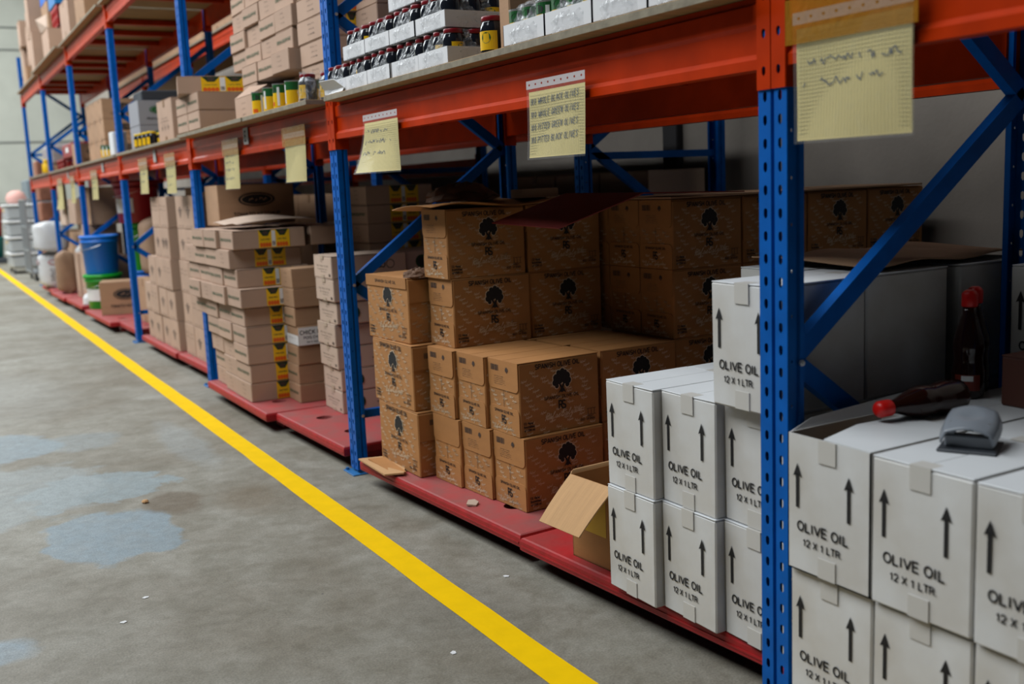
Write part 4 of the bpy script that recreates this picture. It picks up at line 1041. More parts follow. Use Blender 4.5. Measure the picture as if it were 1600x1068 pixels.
# trays of cans right of the jars
def can_mesh(r, h, top=darkgreen):
    m = MB(); n = 24
    m.lathe([(r*.96, 0), (r, .002), (r, h*.62)], n=n, mi=0); m.lathe([(r, h*.62), (r, h-.006)], n=n, mi=1)
    m.lathe([(r, h-.006), (r*1.02, h-.003), (r*1.02, h), (r*.93, h), (r*.93, h-.004), (0, h-.004)], n=n, mi=3)
    for a0, ww, zz, hh, mi in ((PI, .55, h*.66, h*.24, 4), (PI-.1, .8, h*.10, h*.16, 2), (PI+.9, .32, h*.1, h*.75, 5)):
        k = 10
        if mi == 4: pts = [(a0+ww*math.cos(2*PI*i/14), zz+hh*.5+hh*.5*math.sin(2*PI*i/14)-hh*.1) for i in range(14)]; v = [(r*1.012*math.cos(a), r*1.012*math.sin(a), z) for a, z in pts]; m.add(v, [tuple(range(14))], 4)
        else:
            v = []
            for i in range(k+1): an = a0-ww/2+ww*i/k; v += [(r*1.008*math.cos(an), r*1.008*math.sin(an), zz), (r*1.008*math.cos(an), r*1.008*math.sin(an), zz+hh)]
            m.add(v, [(2*i, 2*i+2, 2*i+3, 2*i+1) for i in range(k)], mi)
    return m.mesh('food_can', [yellow_pl, green_pl, orange_pl, steel, ink, white_pl], False)
CAN = can_mesh(.039, .115); CANS = can_mesh(.037, .10)
def can_tray(yn, label, n=3):
    t = empty('can_tray', (-.045+TD/2, yn+TW/2, 1.6835)); tag(t, label, 'tray of cans', 'film-wrapped trays of cans')
    lnk('card_tray', tray_mesh(.062), t)
    for i in range(2):
        for j in range(3): o = lnk('food_can', CANS, t, (-TD/2+.043+i*.079, -TW/2+.040+j*.0765, .0035)); o.rotation_euler = (0, 0, .3*j)
    lnk('shrink_film', FILMS[1], t)
for k, yn in enumerate((.80, .565, .33, .095)): can_tray(yn, f'film-wrapped white tray of cans on the shelf, {["first right of the jars","second right of the jars","third right of the jars","nearest the upright"][k]}')
for k, (x, y, rz, nm) in enumerate([(-.02, 3.63, .7, 'leftmost'), (.02, 3.52, 0, 'second from left'), (.10, 3.50, .4, 'rear left'), (-.03, 3.40, -.5, 'third from left'), (-.035, 3.22, 0, 'middle, nearest the edge'),
        (.06, 3.36, .2, 'rear middle'), (-.02, 3.08, -.9, 'third from right'), (.06, 3.02, -.4, 'second from right'), (.13, 2.98, .2, 'rear right')]):
    o = lnk('food_can', CAN, None, (x, y, 1.684), rz); tag(o, f'yellow and green food can on the board, {nm}', 'can', 'loose food cans on the shelf')
# jar pack in clear film left of the upright
for k, (x, y) in enumerate([(-.02, 2.87), (.05, 2.79)]):
    t = jar(x, y, 1.684, f'dark jar wrapped in clear film against the second upright, {["front","rear"][k]} one', 'film-wrapped jars by the upright', sc=1.1)
    m = MB(); r = random.Random(k); n = 16
    v = [((.043+r.uniform(-.004, .004)-.012*(j > 4))*math.cos(2*PI*i/n), (.043+r.uniform(-.004, .004)-.012*(j > 4))*math.sin(2*PI*i/n), j*.02) for j in range(7) for i in range(n)]
    m.add(v, [(j*n+i, j*n+(i+1) % n, (j+1)*n+(i+1) % n, (j+1)*n+i) for j in range(6) for i in range(n)], 0); lnk('plastic_wrap', m.mesh('plastic_wrap', [film]), t)
# cartons on the second-bay shelf
Ug = 'cartons on the shelf of the second bay'
t = empty('open_carton', (.0, 3.83, 1.684)); tag(t, 'small open carton with white inner flap beside the cans', 'carton', Ug)
m = MB(); w, d, h = .34, .21, .125
m.box(0, d, 0, w, 0, .003); m.box(0, .003, 0, w, 0, h); m.box(d-.003, d, 0, w, 0, h); m.box(0, d, 0, .003, 0, h); m.box(0, d, w-.003, w, 0, h)
f = planef((-.0006, w, 0), (0, -1, 0), (0, 0, 1)); rr = random.Random(1)
for k in range(3): scribble(m, f, w*.4, h*(.7-.24*k), w*.22, .01, .0015, 1, rr)
lnk('carton_body', m.mesh('carton_body', [kraft_l, ink_soft]), t)
for pts in ([(0, 0, h), (0, w, h), (.09, w, h+.07), (.09, 0, h+.05)], [(d, 0, h), (d, w, h), (.19, w, h+.05), (.17, 0, h+.06)]):
    m = MB(); m.add(pts, [(0, 1, 2, 3)], 0); o = lnk('carton_flap', m.mesh('carton_flap', [kraft_l]), t); s = o.modifiers.new('s', 'SOLIDIFY'); s.thickness = .003
m = MB(); m.lathe([(0, 0), (.05, .004), (.06, .014), (.05, .024), (0, .03)], n=14, sy=2.0); o = lnk('white_pouch', m.mesh('white_pouch', [white_pl], True), t, (.10, .20, h-.004)); o['label'] = 'white pouch end'
for k in range(2):
    for j in range(2):
        put('green' if False else 'greenplain', -.092, 4.63+.300*j, 1.684+.1085*k, f'long kraft carton near the aisle edge, {["near","far"][j]} one of the {["lower","upper"][k]} pair', Ug, 0, j)
kind('labelled', .30, .47, .105, kraft_l, lambda mb, w, d, h: fruit_label(mb, off(planes(w, d)[1][0], (0, -1, 0), .0002), (1, 0, 0), (0, 0, 1), d*.30, d*.86, h*.1, h*.96), GX)
put('labelled', -.158, 4.84, 1.684+.218, 'kraft carton with yellow picture label overhanging the long cartons', Ug, R(-12))
rs = random.Random(2)
for k in range(9):
    for ci in range(5):
        xo = .15 if ci else .27; yn = [3.14, 3.50, 3.79, 4.085, 4.38][ci]+(.012 if k % 2 else 0)+(0 if ci else 0)
        if k < 3 and ci > 0: xo -= .04
        if k < 2 and ci in (1, 2): xo = .235
        if k < 1 and ci > 2: continue
        if k < 3 and ci == 4: continue
        if ci == 0: put('greenwide', .155+rs.uniform(-.01, .01), 3.03+(.012 if k % 2 else 0), 1.684+.1085*k, f'wide-side kraft carton of the tall shelf wall, nearest column, {LV(k,9) if k<8 else "topmost"}', 'green-printed cartons walled up on the second-bay shelf', 0, k); continue
        put('green' if (k*3+ci*2) % 5 < 3 else 'greenlines', xo+rs.uniform(-.012, .012), yn, 1.684+.1085*k, f'kraft carton of the tall shelf wall, {["nearest recessed","second","third","fourth","farthest"][ci]} column, {LV(k,9) if k<8 else "topmost"}', 'green-printed cartons walled up on the second-bay shelf', R(rs.uniform(-1, 1)), k)
for k in range(6): put('greenlines', .30, 2.78, 1.684+.1085*k, f'kraft carton seen between upright and jar trays, {LV(k,6)}', 'cartons behind the second upright on the shelf')
put('arrows', .05, 6.02, 1.684, 'tall kraft carton with handling arrows on the shelf', Ug)
# third bay shelf
Vg = 'goods on the shelf of the third bay'
for k in range(2): put('greylogo', .06, 7.30, 1.684+.2*k, f'grey carton with green oval print behind yellow-lidded jars, {["lower","upper"][k]}', Vg)
m = MB(); m.cbox(-.15, .15, -.18, .18, 0, .08, .01); o = lnk('dark_crate', m.mesh('dark_crate', [grey_dk]), None, (.25, 7.5, 2.086)); tag(o, 'dark low crate on top of the grey cartons', 'crate', Vg)
YJ = jar_meshes(.040, .108, lid_yel, glass_dark, yellow_pl, darkgreen)
for k, (x, y) in enumerate([(.0, 7.05), (.01, 6.93), (.02, 6.81), (.03, 6.69), (.13, 6.99), (.14, 6.86)]):
    jar(x, y, 1.684, f'dark jar with yellow lid on the shelf, {["leftmost front","second front","third front","rightmost front","left rear","right rear"][k]}', 'yellow-lidded jars', YJ)
m = MB(); m.cbox(-.06, .06, -.10, .10, 0, .20, .004); o = lnk('white_box', m.mesh('white_box', [white_pl]), None, (.035, 8.22, 1.684)); tag(o, 'tall white box standing left of the fourth upright on shelf', 'box', Vg)
Bg = 'kraft cartons with dark oval print on the fourth-bay shelf'
for k in range(3):
    for ci in range(3):
        put('ovalkraft', .10, 9.35+.365*ci, 1.684+.2*k, f'kraft carton with dark oval print, {["near","middle","far"][ci]} column, {["bottom","middle","top"][k]} layer', Bg)
o = lnk('food_can', CAN, None, (.0, 8.75, 1.684)); tag(o, 'orange-lidded small can standing before oval-print cartons', 'can')
o = lnk('food_can', CANS, None, (.0, 8.55, 1.684)); tag(o, 'small yellow can on the fourth-bay shelf', 'can')
put('ketchupaisle', .02, 10.87, 1.684, 'low kraft carton with oval print lying beside the red crate', Bg)
def crate(x, y, z, w, d, h, m_, label, name='plastic_crate', cat='crate'):
    k = MB(); t = .012; k.box(0, d, 0, w, 0, t)
    for (a, b, c, e) in ((0, t, 0, w), (d-t, d, 0, w), (0, d, 0, t), (0, d, w-t, w)):
        k.box(a, b, c, e, 0, h*.12); k.box(a, b, c, e, h*.44, h*.54); k.box(a-(.004 if b-a < .02 else 0), b+(.004 if b-a < .02 else 0), c, e, h*.85, h)
        n = 6
        for i in range(n+1):
            if b-a < .02: yy = c+(e-c-.02)*i/n; k.box(a, b, yy, yy+.02, 0, h)
            else: xx = a+(b-a-.02)*i/n; k.box(xx, xx+.02, c, e, 0, h)
    o = lnk(name, k.mesh(name, [m_]), None, (x, y, z)); tag(o, label, cat); return o
red_cr = mat('red_crate', rgb(186, 24, 24), .4)
m = MB(); m.cbox(0, .36, 0, .9, 0, .16, .01); rect(m, (-.0006, .6, 0), (0, -1, 0), (0, 0, 1), 0, .25, .06, .12, 1); o = lnk('red_tub', m.mesh('red_tub', [red_bk, white_pl]), None, (.05, 11.4, 1.81)); tag(o, 'long red tub with pale label on the fifth-bay shelf', 'tub')
crate(.03, 12.1, 1.684, .7, .4, .125, red_bk, 'lower red crate under the long red tub')
put('plain', .05, 11.2, 1.684, 'plain kraft carton with its end open under red tub', None) if False else None
m = MB(); m.cbox(0, .4, 0, .9, 0, .30, .05); o = lnk('wrapped_bundle', m.mesh('wrapped_bundle', [mat('pinkgrey_wrap', rgb(170, 160, 160), .5, 0, .3, 12, .6, 12)]), None, (.1, 14.2, 1.80)); tag(o, 'grey-pink wrapped bundle on the farthest shelf', 'bundle')
m = MB(); m.cbox(0, .4, 0, 1.0, 0, .11, .01); o = lnk('kraft_tray', m.mesh('kraft_tray', [kraft]), None, (.1, 14.15, 1.684)); tag(o, 'kraft tray under the grey-pink bundle', 'carton')
for k, y in enumerate((13.75, 13.95, 14.1)):
    m = MB(); m.lathe([(.05, 0), (.055, .02), (.05, .12), (.03, .15), (.035, .155), (.035, .18), (0, .185)], n=14); o = lnk('plastic_bottle', m.mesh('plastic_bottle', [yellow_pl if k != 1 else white_pl], True), None, (-.0+.02*k, y, 1.684)); tag(o, f'small {["yellow bottle nearest","white bottle in the middle","yellow bottle farthest"][k]} on the farthest shelf', 'bottle')
# top level
Lg = 'goods on the top shelf'
Z3 = 2.974
kind('tallopen', .62, .42, .36, kraft_l, None, (), tape_k); kind('medlow', .62, .42, .30, kraft_l, None); kind('bigbrown', .60, .5, .42, kraft, None, (), tape_k)
kind('slimtall', .30, .40, .55, kraft_l, None, (), tape_k)
put('tallopen', -.05, 9.86, Z3, 'tall kraft carton with torn open top on the top shelf', Lg); put('bigbrown', -.02, 9.0, Z3, 'kraft carton cut by the top photo edge, nearest on top shelf', Lg)
put('medlow', -.06, 11.55, Z3, 'open kraft carton with raised pale flap on the top shelf', Lg)
put('bigbrown', .10, 12.60, Z3, 'wide brown carton left of the red crate, lower', Lg); put('bigbrown', .12, 12.9, Z3+.42, 'wide brown carton under the blue tub', Lg)
put('plaintall', .38, 12.18, Z3, 'kraft carton supporting the red crate', Lg)
crate(.10, 11.80, Z3+.365, .62, .4, .24, red_cr, 'red ribbed plastic crate high on the top shelf')
m = MB(); m.cbox(0, .4, 0, .62, 0, .16, .01, 1); o = lnk('blue_crate', m.mesh('blue_crate', [mat('sky_tub', rgb(20, 120, 190), .4), blue_pl]), None, (.12, 12.95, Z3+.842)); tag(o, 'dark blue crate on the wide brown cartons', 'crate', Lg)
m = MB(); m.cbox(0, .4, 0, .62, 0, .16, .01, 0)
o = lnk('blue_tub', m.mesh('blue_tub', [mat('sky_tub', rgb(20, 120, 190), .4), blue_pl]), None, (.08, 11.8, Z3+.61)); tag(o, 'light blue plastic tub above the red crate', 'tub', Lg)
m = MB(); m.add([(0, 0, 0), (0, .62, .02), (-.05, .60, .17), (.02, .1, .16)], [(0, 1, 2, 3)], 0); o = lnk('card_flap', m.mesh('card_flap', [kraft_p]), None, (-.06, 11.55, Z3+.30), 0); s = o.modifiers.new('s', 'SOLIDIFY'); s.thickness = .004; tag(o, 'raised pale flap above the open top shelf carton', 'cardboard')
for k, (yn, z, kd) in enumerate([(13.62, Z3, 'slimtall'), (13.95, Z3, 'slimtall'), (14.3, Z3, 'slimtall'), (14.75, Z3, 'plain'), (15.25, Z3, 'slimtall'), (15.6, Z3, 'plain'), (13.75, Z3+.55, 'slimtall'), (14.15, Z3+.55, 'plaintall'), (14.62, Z3+.24, 'slimtall'), (15.05, Z3+.55, 'plaintall'), (15.38, Z3+.55, 'plaintall')]):
    put(kd, -.02+.03*(k % 3), yn, z, f'far kraft carton at the rack end on the top shelf, {["first","second","third","fourth","fifth","sixth","seventh","eighth","ninth","tenth","eleventh"][k]} from the right', 'far cartons on the top shelf')

# ------------------------------------------------------------------ notes hanging from the beam
def note(y0, y1, z0, z1, lines, label, curl=0.0, tape=False, swing=0.0, seed=1, paleback=False):
    """y0 near edge, y1 far edge"""
    w = y1-y0; h = z1-z0; t = empty('hanging_note', (-.012, y1, z1)); tag(t, label, 'note', 'yellow notes hanging from the beam'); rnd = random.Random(seed)
    def S(off_):
        def f(a, b):      # a: from far edge to near (viewer's left to right), b: down
            s = b/h; x = -off_-swing*s*s*.05-curl*.05*s*s*(1-a/w)+.004*math.sin(a/w*5+b*9)*s
            return Vector((x, -a-(curl*.03*s*s if curl else 0), -b))
        return f
    def grid(nm, off_, a0, a1, b0, b1, m_, th=.0006):
        f = S(off_); m = MB(); nx, ny = 8, 10
        v = [f(a0+(a1-a0)*i/nx, b0+(b1-b0)*j/ny) for j in range(ny+1) for i in range(nx+1)]
        m.add(v, [(j*(nx+1)+i, (j+1)*(nx+1)+i, (j+1)*(nx+1)+i+1, j*(nx+1)+i+1) for j in range(ny) for i in range(nx)], 0); return m
    m = grid('note_paper', .002, .006*w/.3, w-.006, .03, h, paper)
    f = S(.0032); lw = .0022*w/.3
    for k in range(int((h-.04)/.008)): 
        b = .04+.008*k; m.add([f(.01, b), f(w-.01, b), f(w-.01, b+.0006), f(.01, b+.0006)], [(0, 1, 2, 3)], 2)
    for k in range(int(w/.008)):
        a = .01+.008*k
        for b0 in (.05,): 
            n = 6
            for q in range(n): ba = b0+(h-b0-.004)*q/n; bb = b0+(h-b0-.004)*(q+1)/n; m.add([f(a, ba), f(a+.0005, ba), f(a+.0005, bb), f(a, bb)], [(0, 1, 2, 3)], 2)
    f2 = S(.004); lw = .0016*w/.3
    for k, (s, b) in enumerate(lines):
        g = lambda u, v_, b=b: f2(u, b-v_)
        if s is None: scribble(m, g, w*.08, 0, w*rnd.uniform(.55, .85), .018, lw, 1, rnd)
        else: strokes(m, s, g, w*.05, 0, .017, lw, 1, .2, .80, w*.87/(len(s)*.0128*1.0), .03)
    o = lnk('note_paper', m.mesh('note_paper', [paper, pen, mat('note_grid', rgb(186, 178, 124), .8)], False), t); o.modifiers.new('s', 'SOLIDIFY').thickness = .0004
    m = grid('plastic_sleeve', .006, 0, w, .022, h+.006, sleeve); lnk('plastic_sleeve', m.mesh('plastic_sleeve', [sleeve], True), t)
    m = MB(); fs_ = S(.0065); holed_strip(m, lambda s, z: fs_(z, .022-s), .024, 0, w, [.012], w/9, .006, .008)
    lnk('punched_strip', m.mesh('punched_strip', [mat('clear_strip', rgb(200, 190, 190), .25)]), t)
    if tape:
        m = MB(); m.box(-.008, -.0062, -w-.01, .02, -.06, .03); lnk('adhesive_tape', m.mesh('adhesive_tape', [tape_y]), t)
    return t
note(.645, .955, 1.355, 1.575, [('100 WHOLE BLACK OLIVES', .068), ('100 WHOLE GREEN OLIVES', .105), ('100 PITTED GREEN OLIVES', .142), ('100 PITTED BLACK OLIVES', .178)], 'yellow note in plastic sleeve listing olives, middle of the near bay beam', 0, False, .2, 1)
note(-.42, -.12, 1.345, 1.60, [(None, .11), (None, .15)], 'large blurred yellow note taped right of the near upright', 0, True, 0, 2)
note(1.905, 2.245, 1.35, 1.575, [(None, .075), (None, .115), (None, .16)], 'curled yellow note in shiny sleeve right of the second upright', 1.1, False, .3, 3)
note(2.97, 3.29, 1.335, 1.565, [], 'pale unlined note in sleeve, under brown tape, left of second upright', 0, True, .2, 4)
note(4.12, 4.44, 1.32, 1.57, [(None, .07), (None, .11), (None, .15), (None, .20)], 'yellow note under the black letter tag on the beam', 0, True, .2, 5)
note(5.75, 6.07, 1.315, 1.565, [(None, .08), (None, .14), (None, .2)], 'yellow note just left of the third upright', 0, True, .2, 6)
note(6.74, 7.07, 1.325, 1.57, [(None, .1), (None, .16)], 'yellow note above the tall kraft cartons, left of its neighbour', 0, True, .2, 7)
note(9.3, 9.7, 1.30, 1.56, [(None, .1), (None, .16)], 'yellow note hanging above the red drum', 0, True, .2, 8)
note(11.0, 11.35, 1.27, 1.55, [(None, .1)], 'narrow yellow note left of the fifth upright', 0, True, .2, 9)
note(12.1, 12.55, 1.2, 1.55, [], 'long pale note hanging above the far cartons', .6, True, .3, 10)
# letter tags on the beam
for (y, s, lb) in ((4.0, 'E', 'black letter E tag on the orange beam of the second bay'), (6.5, None, 'small white price tag on the third-bay beam'), (9.0, None, 'small white price tag on the fourth-bay beam'), (11.6, None, 'small white price tag on the far beam')):
    m = MB(); m.cbox(-.003, .0, -.045, .045, -.045, .045, .0008)
    if s: put_text(m, s, (-.0036, .045, -.045), (0, -1, 0), (0, 0, 1), .06, .036, 1, .026, .015, .05)
    o = lnk('beam_tag', m.mesh('beam_tag', [mat('tag_card', rgb(170, 168, 165), .6), ink]), None, (-.0005, y, 1.60)); tag(o, lb, 'tag', 'tags on the orange beams')

# ------------------------------------------------------------------ covers on the brown pile
rc = random.Random(4)
o = sheet('cardboard_sheet', None, [kraft_o], .004, (.12, 1.90, 1.200), R(2), 14, 6, lambda a, b: (-.055+.62*a, -.06+.34*b, .006+.012*math.sin(7*a+3*b)+.010*math.sin(13*b+a)*a-.012*(1-a)*(1-a)*b))
tag(o, 'wavy torn cardboard sheet covering the tall brown column', 'cardboard')
k = MB(); r = random.Random(9); n = 18; v = []
for j in range(9):
    for i in range(n):
        an = 2*PI*i/n; th = PI*.5*j/8; q = math.cos(th)*(.85+.3*r.random()); v.append((.16*q*math.cos(an), .11*q*math.sin(an), .07*math.sin(th)*(.8+.4*r.random())))
k.add(v, [(j*n+i, j*n+(i+1) % n, (j+1)*n+(i+1) % n, (j+1)*n+i) for j in range(8) for i in range(n)], 0)
WR = k.mesh('crumpled_wrap', [crumple])
o = lnk('crumpled_wrap', WR, None, (.36, 2.16, 1.22)); tag(o, 'crumpled brown wrap on the tall brown column', 'wrap')
o = lnk('crumpled_wrap', WR, None, (.13, 2.13, .922)); o.scale = (.4, .5, .5); tag(o, 'small grey-brown cloth lump on the emblem cartons', 'wrap')
scrap('cardboard_piece', 'small folded cardboard tab sticking up beside the crumpled wrap', .52, 1.93, 1.222, [(0, 0), (.17, -.01), (.18, .1), (.02, .12)], .035, kraft, 'cardboard', 0, 0)
k = MB(); k.add([(.62, 1.24, 1.228), (.60, 1.72, 1.232), (.34, 1.86, 1.13), (.36, 1.40, 1.115), (1.05, 1.20, 1.215), (1.05, 1.7, 1.215)], [(0, 3, 2, 1), (0, 1, 5, 4)], 0)
o = lnk('maroon_sheet', k.mesh('maroon_sheet', [maroon])); s = o.modifiers.new('s', 'SOLIDIFY'); s.thickness = .004; tag(o, 'dark red board drooping over the shadowed brown cartons', 'cardboard')
k = MB(); k.cbox(.88, 2.3, 1.42, 1.9, 1.198, 1.206, .001); o = lnk('cardboard_sheet', k.mesh('cardboard_sheet', [kraft])); tag(o, 'long flat cardboard sheet lying over the deep brown cartons', 'cardboard')
o = sheet('cardboard_sheet', None, [kraft], .004, (.40, .02, 1.035), 0, 10, 6, lambda a, b: (.62*a, .44*b, .006+.012*math.sin(6*a+2*b)**2)); tag(o, 'curling cardboard sheet on the third-row white cartons', 'cardboard')

# ------------------------------------------------------------------ things on the near white cartons
def bottle(x, y, z, label, lying=False, rz=0.0, tilt=0.0):
    t = empty('sauce_bottle', (x, y, z), rz); tag(t, label, 'bottle', 'dark sauce bottles with red caps')
    m = MB(); m.lathe([(.030, 0), (.036, .004), (.038, .02), (.038, .06), (.034, .085), (.034, .10), (.037, .12), (.034, .145), (.022, .185), (.016, .205), (.0155, .225)], n=24)
    b = lnk('bottle_body', m.mesh('bottle_body', [sauce], True), t)
    m = MB(); m.lathe([(.018, .222), (.0185, .224), (.0185, .252), (.015, .258), (.009, .262), (0, .262)], n=20); c = lnk('bottle_cap', m.mesh('bottle_cap', [cap_red], True), t)
    m = MB(); n = 10; v = []
    for i in range(n+1):
        an = PI-.8+1.6*i/n; v += [(.0386*math.cos(an), .0386*math.sin(an), .022), (.0386*math.cos(an), .0386*math.sin(an), .06)]
    m.add(v, [(2*i, 2*i+2, 2*i+3, 2*i+1) for i in range(n)], 0)
    v = []
    for i in range(n+1):
        an = PI-.35+.7*i/n; v += [(.0392*math.cos(an), .0392*math.sin(an), .045), (.0392*math.cos(an), .0392*math.sin(an), .058)]
    m.add(v, [(2*i, 2*i+2, 2*i+3, 2*i+1) for i in range(n)], 1)
    l = lnk('bottle_label', m.mesh('bottle_label', [mat('sauce_label', rgb(120, 40, 24), .5), white_pl]), t)
    if lying:
        t.rotation_euler = (R(90), 0, rz); t.location = (x, y, z+.038)
    return t
ZT = PZ+.612
bottle(.555, -.125, ZT, 'standing dark sauce bottle with red cap, front one', rz=.6)
bottle(.625, -.088, ZT, 'standing dark sauce bottle with red cap, rear one', rz=.6)
bottle(.415, -.205, ZT, 'dark sauce bottle lying on its side with red cap toward the upright', True, R(-92))
put('maroonbox', .53, -.43, ZT, 'small dark brown box behind the hole punch at right edge', None)
def punch():
    t = empty('hole_punch', (.135, -.440, ZT), R(-62)); tag(t, 'grey two-hole paper punch lying on the second white carton', 'hole punch')
    m = MB(); m.cbox(-.055, .055, -.03, .075, 0, .006, .002); lnk('base_tray', m.mesh('base_tray', [grey_dk]), t)
    m = MB(); m.cbox(-.045, .045, .0, .028, .005, .030, .003); m.cbox(-.042, -.026, .004, .024, .028, .045, .003); m.cbox(.026, .042, .004, .024, .028, .045, .003); lnk('punch_block', m.mesh('punch_block', [grey_pl]), t)
    # domed lever with a finger recess
    m = MB(); nx, ny = 12, 14; v = []
    for j in range(ny+1):
        s = j/ny
        for i in range(nx+1):
            a = i/nx*2-1; hw = .050+.006*math.sin(s*PI); y = -.022+.105*s
            z = .036+.036*s+.014*math.cos(a*PI/2)-.008*s*s
            rr_ = math.hypot(a/.42, (s-.55)/.24)
            if rr_ < 1: z -= .006*(1-rr_*rr_)
            if abs(a) > .98: z -= .018
            if j == ny: z -= .012
            v.append((hw*a, y, z))
    m.add(v, [(j*(nx+1)+i, j*(nx+1)+i+1, (j+1)*(nx+1)+i+1, (j+1)*(nx+1)+i) for j in range(ny) for i in range(nx)], 0)
    o = lnk('lever_handle', m.mesh('lever_handle', [grey_pl], True), t); s = o.modifiers.new('s', 'SOLIDIFY'); s.thickness = .004
    m = MB(); m.bar((-.034, .014, .03), (-.034, .014, .055), .006, .006, (1, 0, 0)); m.bar((.034, .014, .03), (.034, .014, .055), .006, .006, (1, 0, 0)); lnk('punch_pin', m.mesh('punch_pin', [steel]), t)
punch()
# first near carton, its far lid half open and the flap raised
m = MB(); w, d, h, th = .228, .295, .306, .003
m.box(-d/2, d/2, -w/2, w/2, 0, th); m.box(-d/2, -d/2+th, -w/2, w/2, 0, h); m.box(d/2-th, d/2, -w/2, w/2, 0, h); m.box(-d/2, d/2, -w/2, -w/2+th, 0, h); m.box(-d/2, d/2, w/2-th, w/2, 0, h)
m.box(-d/2+.004, d/2-.004, -w/2+.004, w/2-.004, th, .17, 2)
art_white(m, w, d, h)
o = lnk('cardboard_box', m.mesh('cardboard_box', [white, ink, kraft_in]), None, (-.022+d/2, -.335+w/2, PZ+.306)); tag(o, 'white olive oil carton right beside the near upright, lid half open, upper row', 'carton', Wn)
m = MB(); m.add([(-d/2, -w/2, h+.001), (-d/2, .01, h+.004), (-.02, .035, h+.012), (d/2, .05, h+.004), (d/2, -w/2, h+.001)], [(0, 4, 3, 2, 1)], 0); q = lnk('top_flap', m.mesh('top_flap', [white_top]), o); q.modifiers.new('s', 'SOLIDIFY').thickness = .003
m = MB(); m.add([(-d/2+.01, w/2, h), (d/2+.12, w/2, h), (d/2+.12, w/2+.012, h+.035), (-d/2+.08, w/2+.006, h+.02)], [(0, 1, 2, 3)], 0); q = lnk('top_flap', m.mesh('top_flap', [white_top]), o); q.modifiers.new('s', 'SOLIDIFY').thickness = .003; q['label'] = 'raised lid flap'
for za, zb in ((h-.05, h), (.002, .046)):
    m = MB(); m.box(-d/2-.0026, -d/2-.0004, -.024, .024, za, zb); lnk('packing_tape', m.mesh('packing_tape', [tape_w]), o)

# ------------------------------------------------------------------ far bays on the pallets
def bucket(x, y, z, r, h, m_, label, lidm=None, lab=False):
    t = empty('plastic_bucket', (x, y, z)); tag(t, label, 'bucket', 'plastic buckets and drums')
    m = MB(); m.lathe([(r*.84, 0), (r*.86, .005), (r*.95, h*.82), (r*1.02, h*.83), (r*1.02, h*.86), (r*.97, h*.87), (r*.98, h*.93), (r*1.04, h*.93), (r*1.04, h), (r*.97, h), (r*.93, h*.96), (r*.8, h*.1), (0, h*.08)], n=32)
    lnk('bucket_body', m.mesh('bucket_body', [m_], True), t)
    if lidm: m = MB(); m.lathe([(r*1.06, h-.03), (r*1.07, h+.004), (r*1.0, h+.01), (r*.96, h+.002), (0, h+.002)], n=32); lnk('bucket_lid', m.mesh('bucket_lid', [lidm], True), t)
    m = MB(); m.tube([(r*1.03*math.cos(a), r*1.03*math.sin(a), h*.80-.07*math.sin((a-PI/2-.1)*1.0)) for a in [PI/2+.1+i*(PI-.2)/12 for i in range(13)]], .003, 6); lnk('bucket_handle', m.mesh('bucket_handle', [steel]), t)
    if lab:
        m = MB(); n = 8; v = []
        for i in range(n+1):
            an = PI+.1+1.1*i/n; v += [(r*.915*math.cos(an), r*.915*math.sin(an), h*.25), (r*.94*math.cos(an), r*.94*math.sin(an), h*.6)]
        m.add(v, [(2*i, 2*i+2, 2*i+3, 2*i+1) for i in range(n)], 0); lnk('bucket_label', m.mesh('bucket_label', [white_pl]), t)
    return t
bucket(.108, 10.47, PZ, .195, .37, green_bk, 'bright green bucket with lid, standing on the pallet at its corner', green_bk, True)
bucket(.108, 10.47, PZ+.382, .20, .42, blue_pl, 'blue bucket stacked on the green bucket')
bucket(.50, 10.22, PZ, .13, .40, blue_pl, 'blue bucket under the second green bucket, behind')
bucket(.50, 10.22, PZ+.402, .13, .52, green_bk, 'tall green bucket behind the blue bucket')
bucket(.50, 10.2, 1.033, .24, .44, red_bk, 'large dark red drum under the shelf', red_bk, True)
put('ketchupbig', -.06, 9.62, PZ, 'kraft carton with dark oval print standing on the faded pallet', 'ketchup cartons', R(-14))
for k in range(3): put('bigbrown', .72, 8.25, PZ+.42*k, f'big shadowed kraft carton right of the red drum, {["bottom","middle","top"][k]}', 'shadowed cartons in the fourth bay')
